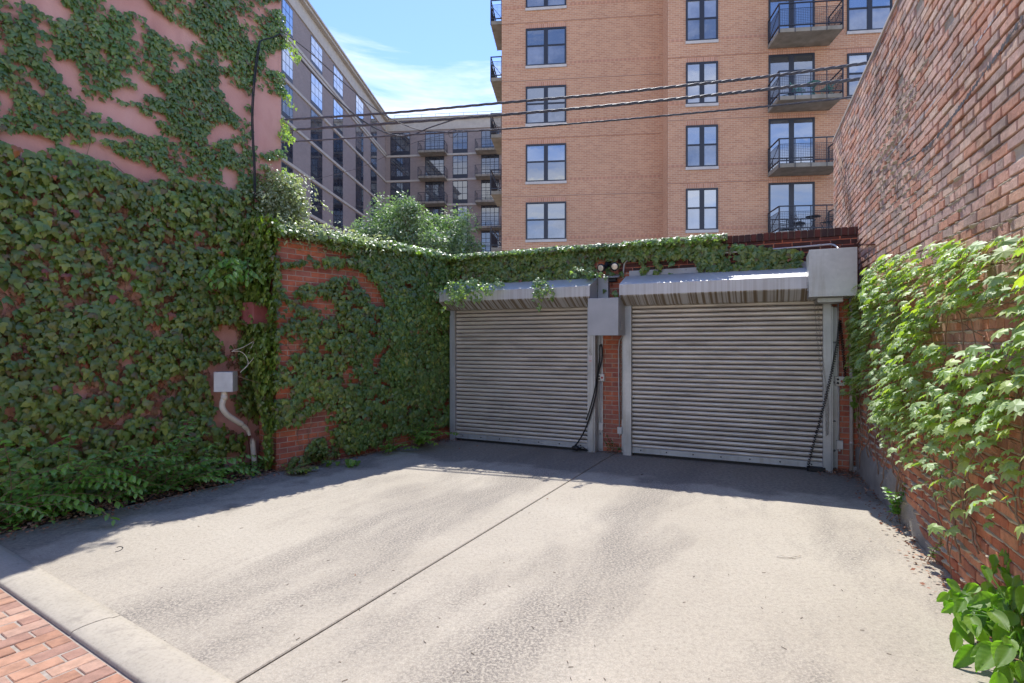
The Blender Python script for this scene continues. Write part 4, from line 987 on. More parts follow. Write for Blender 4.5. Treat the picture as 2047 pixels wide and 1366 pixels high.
def grid_window(pl, a0, a1, z0, z1, nx, panel=.38, gm='glass_dark', rows=3):
    g = MB(); g.box(pl, a0, a1, z0, z1, .004, .02)
    w_ = obj('window', g, M['navy_metal'], gb); g = MB(); z2 = z0+panel
    e = .05; cw = (a1-a0-2*e)/nx; rh = (z1-e-z2)/rows
    for i in range(nx):
        for j in range(rows): g.box(pl, a0+e+cw*i+.03, a0+e+cw*(i+1)-.03, z2+rh*j+.03, z2+rh*(j+1)-.03, .018, .028)
    obj('pane', g, M[gm], w_); return w_
ucols = [(563, 585), (621, 644), (666, 685), (711, 726), (741, 753)]
for (u0, u1) in ucols:
    x1 = LWg.hit(u0, 300)[0]; x0 = LWg.hit(u1, 300)[0]
    for i, z in enumerate(fl_z[:7]):
        grid_window(LWg, x0, x1, z+(.45 if i == 0 else .12), z+2.88-(.1 if i else .05), 3, gm='glass' if i < 2 else 'glass_dark')  # bright sky reflection on the upper floors put into the choice of glass
for (u0, u1, kind) in ((780.5, 820, 0), (850, 888, 1), (905, 935, 0), (962, 998, 1)):
    x0 = BKg.hit(u0, 300)[0]; x1 = BKg.hit(u1, 300)[0]
    for i, z in enumerate(fl_z[:6]):
        grid_window(BKg, x0, x1, z+.12, z+2.82, 4 if u1-u0 > 35 else 3, panel=.45 if not kind else .05, gm='glass_mid', rows=3)
        if kind: balcony(BKg, x0-.5, x1+.4, z+.1, 1.5, gb, mesh=False, slab_t=.25)

# ------------------------------------------------------------------ overhead cables
def cable_pt(u, v):     # the cables hang in one vertical plane across the back of the garage
    return CB.at(u, v)
CB = Plane((.37, 10.12), (1, -.35))
def bundle(name, pts, r, label, strands=3, group='bundled overhead cables crossing the view'):
    t_ = thing(name, label, 'cable', pts[0], group)
    sp = spline(pts, 40); n = len(sp)
    for s_ in range(strands):
        o = []
        for i, p in enumerate(sp):
            an = i*.42+s_*2*math.pi/strands; o.append(p+Vector((0, .8, 0))*r*.75*math.sin(an)+Vector((0, 0, 1))*r*.75*math.cos(an))
        g = MB(); g.tube(o, r*.78, 0, 7); obj('strand', g, M['cable'], t_)
    return t_
def ex(uv): return [CB.at(*p) for p in uv]
bundle('overhead_cable', ex([(480, 244), (562, 240), (780, 226), (1003, 206), (1200, 189), (1400, 168), (1560, 150), (1735, 126), (1900, 102)]), .017, 'highest and thickest of the three overhead cable bundles')
bundle('overhead_cable', ex([(480, 264), (562, 261), (780, 247), (1003, 230), (1200, 213), (1400, 193), (1560, 176), (1720, 158), (1900, 136)]), .018, 'middle one of the three overhead cable bundles')
bundle('overhead_cable', ex([(480, 288), (562, 284.5), (780, 272), (1003, 258.5), (1200, 243), (1400, 225), (1560, 210), (1700, 195), (1900, 172)]), .0115, 'lowest and thinnest of the three overhead cable bundles')
pkc = PK.at(560, 68, .12)
g = MB(); g.tube(spline([pkc, at(600, 118, 8.6), at(660, 185, 9.4), at(720, 238, 10.2), at(770, 265, 10.8), CB.at(815, 272), CB.at(860, 255), CB.at(912, 238)], 8), .014, 0, 6)
tag(obj('service_cable', g, M['cable']), 'slack black cable curving from the stucco house up to the middle bundle', 'cable')
g = MB(); g.tube(spline([pkc+Vector((0, 0, .05)), at(620, 105, 8.8), at(690, 168, 9.8), at(760, 225, 10.8), CB.at(830, 258), CB.at(890, 264)], 8), .009, 0, 6)
q = CB.at(895, 264); g.tube(spline([q, q+Vector((.05, 0, -.1)), q+Vector((.14, 0, -.09)), q+Vector((.2, 0, .0)), q+Vector((.1, 0, .05)), q], 5), .006, 0, 5)
tag(obj('service_cable', g, M['cable']), 'thinner taut service wire ending in a small loop on the lowest bundle', 'cable')
g = MB(); g.tube(spline([CB.at(600, 365), CB.at(720, 335), CB.at(830, 285), CB.at(930, 262)], 8), .004, 0, 4)
tag(obj('service_cable', g, M['cable']), 'hair thin wire slanting below the three cable bundles', 'cable')
g = MB()
for off in (0, .022): g.tube(spline([pkc, PK.at(545, 75, .1), PK.at(522, 82, .08), PK.at(518, 100, .09), PK.at(511, 150, .09), PK.at(506, 220, .09), PK.at(507, 280, .09), PK.at(510, 330, .09), PK.at(511, 400, .09)], 8) if not off else [p+PK.e*.02 for p in spline([PK.at(522, 84, .08), PK.at(518, 100, .09), PK.at(511, 150, .09), PK.at(506, 220, .1), PK.at(507, 280, .09), PK.at(510, 330, .09), PK.at(511, 400, .09)], 8)], .0085, 0, 6)
tag(obj('wall_cable', g, M['black_rubber']), 'black cable hanging down the pink stucco wall through the ivy', 'cable')

# ------------------------------------------------------------------ ivy on the stucco wall
def sc(poly, s, ox=0, oy=0): return [(ox+x/s, oy+y/s) for x, y in poly]
k1 = 3.2516
bare = [sc(p, k1) for p in [
    [(690, -40), (750, 60), (830, 85), (900, 90), (980, 160), (1000, 200), (1130, 260), (1220, 280), (1275, 215), (1130, 150), (1050, 100), (960, 20), (930, -40)],
    [(170, -40), (240, 40), (330, 110), (470, 130), (480, 85), (400, 20), (330, -40)],
    [(340, 370), (400, 400), (480, 400), (520, 470), (540, 560), (520, 600), (460, 580), (400, 500), (360, 450)],
    [(-10, 590), (60, 585), (100, 620), (100, 700), (50, 750), (-10, 770)],
    [(25, 880), (100, 860), (230, 870), (330, 910), (420, 920), (300, 960), (260, 1020), (180, 1010), (30, 960)],
    [(480, 970), (600, 940), (700, 960), (850, 1040), (980, 1080), (1090, 1140), (1060, 1170), (900, 1190), (780, 1130), (650, 1050)],
    [(640, 680), (720, 650), (830, 690), (930, 730), (1030, 830), (1030, 880), (900, 860), (780, 800), (680, 750)],
    [(720, 590), (800, 565), (880, 590), (940, 650), (900, 680), (800, 660), (740, 620)],
    [(600, 870), (640, 850), (760, 870), (900, 900), (890, 930), (720, 920), (620, 900)],
    [(790, 480), (880, 490), (980, 540), (1060, 590), (1070, 640), (1020, 650), (930, 590), (900, 560), (830, 520)],
    [(1370, 570), (1500, 560), (1600, 600), (1640, 660), (1560, 700), (1480, 640), (1450, 590)],
    [(1660, 600), (1820, 640), (1900, 660), (1900, 950), (1825, 960), (1680, 990), (1650, 900), (1650, 720)],
    [(1470, 640), (1560, 680), (1630, 740), (1620, 800), (1540, 750)],
    [(1360, 880), (1420, 800), (1480, 800), (1550, 860), (1520, 900), (1440, 920), (1360, 920)],
    [(1500, 960), (1560, 920), (1590, 1000), (1540, 1000)], [(1440, 1110), (1480, 1090), (1550, 1130), (1540, 1210), (1490, 1250), (1450, 1180)],
    [(1170, 1160), (1230, 1140), (1330, 1190), (1200, 1200)], [(1740, 380), (1820, 330), (1880, 330), (1880, 480), (1740, 440)],
    [(665, 320), (710, 350), (730, 400), (690, 410), (660, 370)], [(1060, 350), (1110, 360), (1170, 420), (1120, 400)], [(200, 560), (260, 560), (310, 620), (270, 640)],
    [(980, 700), (1060, 740), (1140, 830), (1090, 820), (1010, 750)], [(1540, 100), (1590, 130), (1560, 150)], [(560, 470), (610, 500), (630, 560), (590, 560)],
    [(1720, 30), (1820, 0), (1880, 0), (1880, 80), (1760, 60)], [(60, 60), (130, 50), (110, 110), (70, 105)], [(1700, 1040), (1880, 1040), (1880, 1160), (1800, 1160)]]]
bare += [[(414, 734), (480, 734), (478, 792), (466, 800), (474, 822), (512, 846), (520, 870), (524, 948), (486, 948), (484, 872), (464, 864), (434, 842), (424, 800), (412, 790)], [(500, 608), (538, 608), (536, 648), (502, 648)]]
bare += [[(424, 661), (455, 655), (480, 665), (478, 690), (440, 692)], [(190, 838), (215, 832), (240, 845), (238, 863), (200, 863)], [(243, 930), (307, 922), (305, 945), (250, 952)], [(446, 908), (504, 900), (506, 936), (450, 936)]]
def scatter(pl, a0, a1, z0, z1, n, poly_in=None, holes=(), dens=None, edge=5.0, d=0.05):
    a = rng.uniform(a0, a1, n); z = rng.uniform(z0, z1, n)
    P = np.array(pl.P)+a[:, None]*np.array(pl.e)+d*np.array(pl.n)
    Yc = np.maximum(P[:, 1], .05); u = CX+F*P[:, 0]/Yc; v = CY-F*(z-CH)/Yc
    uj = u+edge*(fbm(a*7, z*7, 3)-.5)*2+rng.normal(0, edge*.25, n); vj = v+edge*(fbm(a*7+50, z*7, 3)-.5)*2+rng.normal(0, edge*.25, n)
    ok = np.ones(n, bool)
    if poly_in: ok &= inpoly(uj, vj, poly_in)
    for h in holes: ok &= ~inpoly(uj, vj, h)
    if dens is not None: ok &= rng.random(n) < dens(a, z, uj, vj)
    return a[ok], z[ok], u[ok], v[ok]
def ivy_obj(name, label, cat, loc, parts, stems=None, mats=('ivy', 'ivy_blue', 'ivy_sun', 'ivy_red')):
    t_ = thing(name, label, cat, loc)
    v, f, mi = join(*[p for p in parts if len(p[0])])
    keep = [m for p, m in zip(parts, mats) if len(p[0])]
    o = obj('leaves', (v, f, mi), [M[m] for m in keep], t_, normals=False)
    if stems: obj('stems', stems, M['twig'], t_)
    return t_
def split(a, z, u, v, probs):
    r = rng.random(len(a)); c = np.cumsum(probs); c /= c[-1]; idx = np.searchsorted(c, r); return idx
def lowmix(u, v):   # 0 in the upper streaks, 1 in the dense lower blanket
    return v > (300+.28*u*0.2)
def dens_p(a, z, u, v):
    low = v > (290+.20*u)
    n1 = .45*fbm(a*2.6, z*3.6, 3)+.55*fbm(a*9, z*11, 3); n2 = fbm(a*5+31, z*2.2+z, 3)
    up = np.clip((n2-.34)*6, .2, .85)
    gap = (v > 380) & (v < 900)
    lo = np.where(gap, np.clip((n1-.36)*7, .06, 1), 1.)
    return np.where(low, lo, up)
def grow(p, k=1.12):
    cx_ = sum(q[0] for q in p)/len(p); cy_ = sum(q[1] for q in p)/len(p); return [(cx_+(x-cx_)*k, cy_+(y-cy_)*k) for x, y in p]
a, z, u, v = scatter(PK, -.04, 4.6, .0, PKH, 66000, None, [grow(b_) for b_ in bare], dens_p, edge=5)
low = v > (285+.22*u)
keep = np.where(low, rng.random(len(a)) < .50, True); a, z, u, v, low = a[keep], z[keep], u[keep], v[keep], low[keep]
depth = np.where(low, rng.uniform(.02, .17, len(a))*(.4+fbm(a*2.2, z*2.2, 3)), rng.uniform(.01, .07, len(a)))
size = np.where(low, rng.uniform(.045, .105, len(a)), rng.uniform(.035, .07, len(a)))
idx = np.where(low, split(a, z, u, v, [.80, .17, .015, .012]), split(a, z, u, v, [.40, .55, .035, .004]))
idx = np.where((fbm(a*2.1+9, z*2.1, 3) > .60) & ~low & (rng.random(len(a)) < .4), 2, idx)
ua, uz, uu_, uv_ = scatter(PK, -.02, 4.6, .05, 4.6, 16000, None, [b_ for b_ in bare if max(q[1] for q in b_) < 395 or min(q[0] for q in b_) > 400], lambda a, z, u, v: ((v > 300+.2*u) & (v > 345))*np.clip((fbm(a*5, z*5, 3)-.3)*5, 0, 1), edge=6)
under = wall_leaves(PK, ua, uz, rng.uniform(.008, .035, len(ua)), rng.uniform(.035, .08, len(ua)), IVY, tilt=(0, .5), side=.4)
parts = [wall_leaves(PK, a[idx == i], z[idx == i], depth[idx == i], size[idx == i], IVY, tilt=(.15, .75), side=.4) for i in range(4)]
# second layer: trailing shoots past the far corner of the house
stem = MB(); ex_ = [[], [], []]
for k in range(15):
    zc = random.choice([6.05, 5.8, 5.35, 5.1, 4.75, 4.4, 4.25, 3.95, 3.7]); p = PK.w(0, zc+random.uniform(-.15, .15), random.uniform(-.1, .1))
    n = random.randint(5, 10); d = Vector((random.uniform(.2, .8), random.uniform(-.2, .5), random.uniform(-.5, .3))).normalized(); pts = []
    for i in range(n):
        p = p+d*.035; d = (d+Vector((0, 0, -.16))+Vector((random.gauss(0, .2), random.gauss(0, .2), random.gauss(0, .1)))).normalized(); pts.append(p.copy())
        for _ in range(3): ex_[0].append(p+Vector((random.gauss(0, .03), random.gauss(0, .04), random.gauss(0, .03)))); ex_[1].append((random.gauss(0, .5), random.gauss(0, .5), -1)); ex_[2].append((random.gauss(0, .5), random.gauss(-.5, .5), random.uniform(.2, 1)))
    stem.tube(pts, .003, 0, 4)
parts[2] = tuple(join(parts[2], leaves(ex_[0], ex_[1], ex_[2], rng.uniform(.03, .06, len(ex_[0])), IVY))[:2])
# woody runners between the leaves
for k in range(70):
    aa, zz = random.uniform(.1, 4.2), random.uniform(.2, 3.2); pts = []; an = random.uniform(.6, 2.4)
    for i in range(12): pts.append(PK.w(aa, zz, .012+random.uniform(0, .02))); aa += .07*math.cos(an)*random.choice((1, 1, -.2)); zz += .07*math.sin(an); an += random.gauss(0, .25)
    stem.tube(pts, .0035, 0, 4)
ivy_obj('ivy', 'dense green ivy streaked across the pink stucco wall', 'climbing plant', PK.w(2, 0, .1), parts+[under], stem, mats=('ivy', 'ivy_blue', 'ivy_sun', 'ivy_red', 'litter'))
# loose bare runners hanging near the box
g = MB()
for pts in ([(463, 703), (480, 703), (492, 713), (496, 728), (488, 738)], [(465, 701), (485, 695), (508, 682)], [(497, 706), (503, 694), (508, 684)], [(520, 705), (526, 722), (520, 738), (516, 744)], [(480, 745), (495, 730), (510, 712)]):
    g.tube(spline([PK.at(x, y, .30+.03*i) for i, (x, y) in enumerate(pts)], 6), .004, 0, 5)
tag(obj('dry_tendrils', g, M['pvc']), 'pale bare tendrils looping out above the square metal box', 'tendrils')

# ------------------------------------------------------------------ ivy on the left brick wall
k4 = 2.484
def s4(p): return sc(p, k4, 500, 400)
bareB = [s4(p) for p in [
    [(140, 180), (330, 215), (480, 262), (560, 320), (500, 302), (400, 300), (340, 320), (250, 308), (190, 300), (140, 300)],
    [(130, 330), (260, 325), (350, 345), (420, 330), (500, 328), (580, 370), (650, 450), (680, 540), (640, 545), (590, 500), (520, 410), (440, 392), (380, 420), (330, 440), (250, 430), (215, 500), (170, 480), (130, 420)],
    [(210, 500), (260, 490), (370, 500), (440, 520), (430, 545), (330, 540), (220, 525)], [(560, 460), (640, 470), (680, 540), (600, 540)],
    [(580, 850), (600, 780), (640, 740), (690, 725), (660, 790), (630, 845)], [(140, 735), (290, 735), (300, 765), (140, 770)], [(130, 920), (220, 925), (200, 965), (130, 960)],
    [(100, 1140), (240, 1110), (320, 1050), (400, 1040), (395, 1100), (335, 1130), (400, 1150), (380, 1200), (300, 1200), (270, 1280), (215, 1290), (200, 1340), (140, 1350), (100, 1300)],
    [(520, 1260), (620, 1215), (700, 1170), (860, 1150), (1020, 1090), (1030, 1190), (560, 1290)], [(600, 1120), (690, 1105), (700, 1140), (610, 1150)], [(270, 310), (300, 330), (250, 345)],
    [(440, 640), (520, 645), (500, 670), (440, 665)], [(300, 790), (350, 780), (340, 830), (300, 820)]]]
def dens_b(a, z, u, v):
    n = .5*fbm(a*3, z*4, 4)+.5*fbm(a*9, z*11, 3); return np.clip((n-np.where(u < 690, .42, .37))*7, .04, 1)
a, z, u, v = scatter(LW, -.05, LWL+.05, .05, WH+.08, 26000, None, bareB, dens_b, edge=6)
dk = u > 700
idx = np.where(dk, split(a, z, u, v, [.35, .63, .01, .004]), split(a, z, u, v, [.72, .24, .035, .004]))
depth = rng.uniform(.02, .11, len(a))+np.where(u > 690, .06*fbm(a*3, z*3), 0); size = rng.uniform(.045, .095, len(a))
partsB = [wall_leaves(LW, a[idx == i], z[idx == i], depth[idx == i], size[idx == i], IVY, tilt=(.2, .9), side=.35) for i in range(4)]
# crest along the top of the wall
def crest(pl, a0, a1, zt, n, width, high, sizes, d0, prof=None):
    a = rng.uniform(a0, a1, n); t_ = rng.random(n)*math.pi; rr = np.sqrt(rng.random(n)); hh = high*(.5+fbm(a*2.7, a*0+3.3, 3)) if prof is None else prof(a)
    dd = d0+width*np.cos(t_)*rr; zz = zt+hh*np.sin(t_)*rr
    P = np.array(pl.P)+a[:, None]*np.array(pl.e)+dd[:, None]*np.array(pl.n)+zz[:, None]*np.array([0, 0, 1.])
    nn = norm(np.array(pl.n)*np.cos(t_)[:, None]+np.array([0, 0, 1.])*(np.sin(t_)+.25)[:, None]+rng.normal(0, .35, (n, 3)))
    T = np.array(pl.n)*rng.normal(.5, .5, (n, 1))+np.array(pl.e)*rng.normal(0, .7, (n, 1))+np.array([0, 0, -1.])*rng.uniform(.1, 1, (n, 1))
    return P, T, nn, rng.uniform(*sizes, n), zz
def hsel(P, T, nn, s, m): return leaves(P[m], T[m], nn[m], s[m], IVY)
P, T, nn, s_, zz = crest(LW, -.2, LWL+.1, WH+.03, 5200, .30, .16, (.045, .09), -.10)
rr_ = rng.random(len(P)); m2 = (rr_ < .65) & (zz > WH+.05)  # upper leaves take the painted sunlit tone
partsB[0] = tuple(join(partsB[0], hsel(P, T, nn, s_, ~m2))[:2]); partsB[2] = tuple(join(partsB[2], hsel(P, T, nn, s_, m2))[:2])
# the end of the wall, hidden under leaves, shared with the corner of the house
EP = Plane(LW.w(LWL, 0, -.5), LW.n); EP.n = LW.e
n = 7500; a = rng.uniform(-.2, .62, n); z = rng.uniform(.05, WH+.2, n)
ok = rng.random(n) < np.clip((fbm(a*4+5, z*3.5, 3)-.28)*5, .2, 1)
dd = rng.uniform(.02, .26, n); Pw = np.array(EP.P)+a[:, None]*np.array(EP.e)+dd[:, None]*np.array(EP.n); uu = CX+F*Pw[:, 0]/Pw[:, 1]; vv = CY-F*(z-CH)/Pw[:, 1]
ok &= ~inpoly(uu, vv, [(500, 610), (536, 610), (534, 650), (504, 650)]); ok &= ~inpoly(uu, vv, [(420, 740), (500, 740), (528, 860), (530, 950), (490, 950), (485, 880), (430, 840)])
okx = ~((z > 1.62) & (z < 2.12) & (a < .5) & (a > -.1) & (rng.random(n) < .85))
okx = ~((z < 1.2) & (uu < 528)); okx = ~((z > 1.1) & (z < 1.7) & (uu < 520) & (rng.random(n) < .6)); ok &= ~((z < .5) & (uu > 545))
a, z, dd = a[ok], z[ok], dd[ok]
partsB[0] = tuple(join(partsB[0], wall_leaves(EP, a, z, dd, rng.uniform(.045, .09, len(a)), IVY, tilt=(.2, .9), side=.5))[:2])
stemB = MB()
for k in range(26):
    aa, zz_ = random.uniform(.1, LWL), random.uniform(.02, 1.2); pts = []; an = random.uniform(1.0, 2.2)
    for i in range(14): pts.append(LW.w(aa, zz_, .014)); aa += .07*math.cos(an); zz_ += .07*math.sin(an); an += random.gauss(0, .2)
    stemB.tube(pts, .003, 0, 4)
ivy_obj('ivy', 'green ivy with brick showing through on the low side wall', 'climbing plant', LW.w(LWL/2, 0, .1), partsB, stemB)

# ------------------------------------------------------------------ ivy along the garage parapet
u16 = GA.hit(1600, 500)[0]
def dens_g(a, z, u, v):
    n = fbm(a*4+3, z*4, 3)
    top_ = np.interp(u, [1380, 1440, 1600], [470, 488, 508]); v = np.where(v < top_, 9999, v)
    lowlim = np.interp(u, [890, 930, 1000, 1190, 1200, 1240, 1246, 1390, 1400, 1600], [720, 600, 590, 590, 600, 600, 522, 520, 545, 545])
    strands = (np.abs(((u-1282+4*np.sin(v*.3)) % 31)) < 7) & (u > 1270) & (u < 1345) & (v < 555)
    bar = (u > 1188) & (u < 1246) & (v > 516) & (rng.random(len(a)) < .93)
    right = np.where(u > 1400, np.clip((n-.22)*4, .2, 1), 1)
    return np.where(((v < lowlim) | strands) & ~bar, np.clip((n-.2)*5, .35, 1)*right, 0)
a, z, u, v = scatter(GA, a_l, u16, 1.0, WH+.03, 30000, None, [], dens_g, edge=3)
idx = split(a, z, u, v, [.62, .24, .14, .003]); depth = rng.uniform(.02, .13, len(a))
partsG = [wall_leaves(GA, a[idx == i], z[idx == i], depth[idx == i], rng.uniform(.04, .085, (idx == i).sum()), IVY, tilt=(.2, 1.0), side=.4) for i in range(4)]
P, T, nn, s_, zz = crest(GA, a_l-.1, GA.hit(1450, 500)[0], WH+.055, 9000, .26, .085, (.04, .08), -.06)
tp = (P-np.array(GA.P))@np.array(GA.e); keep = rng.random(len(tp)) < np.interp(tp, [-3, GA.hit(1380, 500)[0], GA.hit(1500, 500)[0]], [1, .9, .2]); P, T, nn, s_, zz = P[keep], T[keep], nn[keep], s_[keep], zz[keep]
m2 = (rng.random(len(P)) < .6) & (zz > WH+.02)  # top of the crest coloured as if sunlit
partsG[0] = tuple(join(partsG[0], hsel(P, T, nn, s_, ~m2))[:2]); partsG[2] = tuple(join(partsG[2], hsel(P, T, nn, s_, m2))[:2])
ivy_obj('ivy', 'ivy hanging along the garage parapet above both doors', 'climbing plant', GA.w(0, 2.5, .1), partsG)
# trailing shoots over the left hood
def shoots(starts, steps, drift, leafsize, tpl, per=2, spread=.02, r=.003, droop=.12, step=.04):
    P, T, Nn, Sz = [], [], [], []; g = MB()
    for p, d in starts:
        p = Vector(p); d = Vector(d).normalized(); pts = [p.copy()]
        for i in range(random.randint(*steps)):
            p = p+d*step; d = (d+Vector((0, 0, -droop))+Vector(drift)+Vector((random.gauss(0, .14), random.gauss(0, .14), random.gauss(0, .08)))).normalized(); pts.append(p.copy())
            for _ in range(per):
                P.append(p+Vector((random.gauss(0, spread), random.gauss(0, spread), random.gauss(0, spread)))); sd_ = d.cross(Vector((0, 0, 1)))*random.choice((-1, 1))
                T.append(sd_+d*.5+Vector((0, 0, -.6))+Vector((random.gauss(0, .3), random.gauss(0, .3), random.gauss(0, .3)))); Nn.append(Vector((random.gauss(0, .35), -.5+random.gauss(0, .35), 1))); Sz.append(random.uniform(*leafsize))
        g.tube(pts, [r*(1-.7*i/len(pts)) for i in range(len(pts))], 0, 4)
    return leaves(np.array(P), np.array(T), np.array(Nn), Sz, tpl), g
st_ = []
for k in range(30):
    u_ = random.choice([random.uniform(890, 960), random.uniform(895, 960), random.uniform(960, 1020), 1080+random.uniform(-10, 10)]); st_.append((GA.at(u_, 572+random.uniform(-8, 12), .28+random.random()*.1), GA.n*.8+GA.e*random.uniform(-.2, .7)+Vector((0, 0, .1))))
for k in range(3): st_.append((GA.at(1172+k*3, 560, .2), GA.n*.6+GA.e*.4+Vector((0, 0, .5))))
lv, sg = shoots(st_, (7, 17), GA.e*.05, (.03, .065), IVY, per=2, spread=.025)
ivy_obj('trailing_vine', 'thin pale ivy shoots trailing over the hood of the left door', 'climbing plant', GA.w(-2, 2.3, .5), [lv], sg, mats=('ivy_sun',))
# pale bushy climber on the corner
n = 6800; cen = np.array(PK.at(560, 408, .1)); off = rng.normal(0, 1, (n, 3)); off = norm(off)*(rng.random((n, 1))**.5)
sc_ = np.array([.38, .34, .44]); P = cen+off*sc_*(.6+.7*fbm(off[:, 0]*3+5, off[:, 2]*3+off[:, 1]*2, 3))[:, None]
n2 = 2600; tt = rng.random(n2); cr_ = np.array(LW.w(LWL, WH+.1, 0))+(np.array(LW.w(LWL*.45, WH+.08, 0))-np.array(LW.w(LWL, WH+.1, 0)))*tt[:, None]; P = np.concatenate([P, cr_+rng.normal(0, 1, (n2, 3))*np.array([.09, .09, .08])])
n = len(P); lv = leaves(P, rng.normal(0, 1, (n, 3))*np.array([.8, .8, .5])+np.array([0, 0, -.5]), rng.normal(0, .5, (n, 3))+np.array([0, -.3, 1]), rng.uniform(.03, .07, n), OVAL)
st_ = [(PK.at(random.uniform(520, 600), random.uniform(350, 450), .15), (random.gauss(.4, .5), random.gauss(0, .5), random.uniform(.1, 1))) for _ in range(26)]
lv2, sg = shoots(st_, (6, 13), (0, 0, 0), (.03, .055), OVAL, per=2, spread=.02)
ivy_obj('climbing_shrub', 'pale bushy climber at the corner of the stucco house and the brick wall', 'shrub', LW.w(LWL, 2.6, 0), [tuple(join(lv, lv2)[:2])], sg, mats=('sunlit_pale_leaf',))
# broad leaved vine in front of the corner
st_ = [(PK.at(random.uniform(455, 540), random.uniform(520, 560), .25), (random.gauss(0, .3), -.5, .2)) for _ in range(14)]
lv, sg = shoots(st_, (8, 14), (0, 0, 0), (.07, .11), OVAL, per=1, spread=.02, droop=.15)
ivy_obj('broadleaf_vine', 'oval leaved vine hanging above the dark red scupper', 'climbing plant', PK.w(.6, 2.2, .3), [lv], sg, mats=('shrub',))

# ------------------------------------------------------------------ vine on the right wall
vine_poly = [(1722, 600), (1745, 560), (1780, 522), (1850, 502), (1905, 492), (1960, 500), (2005, 488), (2060, 472), (2300, 380), (2400, 1500), (2047, 1200), (2000, 1120), (1950, 1040), (1930, 1100), (1880, 1110), (1895, 1010), (1850, 930), (1805, 915), (1775, 835), (1740, 775), (1715, 800), (1708, 700)]
holeR = [[(1878, 640), (1960, 632), (2060, 628), (2060, 700), (1985, 705), (1960, 735), (1990, 745), (2060, 735), (2060, 752), (1975, 752), (1930, 740), (1915, 700), (1880, 672)], [(1825, 595), (1855, 600), (1852, 630), (1828, 625)], [(1745, 655), (1775, 660), (1772, 705), (1745, 700)], [(1990, 520), (2060, 530), (2060, 560), (2010, 550)], [(2000, 760), (2060, 770), (2060, 805), (2010, 790)]]
def dens_r(a, z, u, v):
    n = fbm(a*4+8, z*4+1, 3); base = np.clip((n-.30)*6, .15, 1)
    base = np.where(v > 870, base*np.clip(1.0-(v-850)/260, .08, 1)*.45, base); return base*np.clip(1.2-(u-1750)/1100, .62, 1)
a, z, u, v = scatter(RW, .6, 8.6, .08, 3.0, 13000, vine_poly, holeR, dens_r, edge=8)
depth = .03+rng.uniform(0, .20, len(a))*(.3+fbm(a*2, z*2, 3)); size = rng.uniform(.04, .10, len(a))*np.interp(a, [1, 5.5], [.85, 1.0])
lv = wall_leaves(RW, a, z, depth, size, IVY5, tilt=(.8, 1.5), side=.35, droop=.9)
g = MB()
for k in range(34):
    aa, zz_ = random.uniform(2.0, 6.6), random.uniform(.05, .9); pts = []; an = random.uniform(1.1, 2.4)
    for i in range(26): pts.append(RW.w(aa, zz_, .03+.03*random.random())); aa += .07*math.cos(an); zz_ += .07*math.sin(an); an += random.gauss(0, .22)
    if zz_ < 2.4: g.tube(pts, [.006*(1-.6*i/26) for i in range(26)], 0, 5)
for i in range(0, len(a), 4):
    p = RW.w(a[i], z[i], depth[i]); g.tube([p, p+Vector((0, 0, -.03))-RW.n*depth[i]*.5, RW.w(a[i]+random.uniform(-.05, .05), z[i]-.04, .025)], .0015, 0, 3)
cx = rng.uniform(0, 1, 900); ca = a_r-.05+rng.normal(0, .045, 900); cz = .45+1.75*cx; ok = rng.random(900) < .08+.45*(cx > .35)
lv2 = wall_leaves(GA, ca[ok], cz[ok], rng.uniform(.02, .2, ok.sum()), rng.uniform(.05, .09, ok.sum()), IVY5, tilt=(.3, .9), side=.4)
ivy_obj('vine', 'large leaved sunlit vine spreading over the old brick wall on the right', 'climbing plant', RW.w(4, 0, .1), [lv, lv2], g, mats=('vine', 'weed'))

# ------------------------------------------------------------------ weeds and shrubs
def plant(name, label, cat, base, n_st, length, lean, leafsize, tpl, matn, per=1, droop=.08, step=.05, spreadb=.04, grp=None, paired=True, up=1.0):
    P, T, Nn, Sz = [], [], [], []; g = MB(); base = Vector(base)
    for k in range(n_st):
        p = base+Vector((random.gauss(0, spreadb), random.gauss(0, spreadb), 0)); p.z = max(base.z, 0)+.003
        d = (Vector(lean)+Vector((random.gauss(0, .45), random.gauss(0, .45), up*random.uniform(.7, 1.3)))).normalized(); pts = [p.copy()]; m_ = int(random.uniform(*length)/step)
        for i in range(m_):
            p = p+d*step; d = (d+Vector(lean)*.06+Vector((random.gauss(0, .06), random.gauss(0, .06), -droop))).normalized()
            if p.z < .03: p.z = .03
            pts.append(p.copy())
            if i >= 1:
                s1 = d.cross(Vector((0, 0, 1))).normalized()
                for sg_ in ((-1, 1) if paired else (random.choice((-1, 1)),)):
                    P.append(p.copy()); T.append(s1*sg_+d*.7+Vector((0, 0, -.25))+Vector((random.gauss(0, .15), random.gauss(0, .15), random.gauss(0, .2)))); Nn.append(Vector((random.gauss(0, .2), -.25, 1))); Sz.append(random.uniform(*leafsize)*(1-.35*i/m_))
        g.tube(pts, [.004*(1-.7*i/len(pts)) for i in range(len(pts))], 0, 4)
    t_ = thing(name, label, cat, base, grp); obj('leaves', leaves(np.array(P), np.array(T), np.array(Nn), Sz, tpl), M[matn], t_); obj('stems', g, M['twig'], t_); return t_
SH = [PK.w(3.1, .03, .38), PK.w(2.6, .03, .28), PK.w(3.5, .03, .3), PK.w(2.1, .03, .22), PK.w(1.7, .03, .2)]
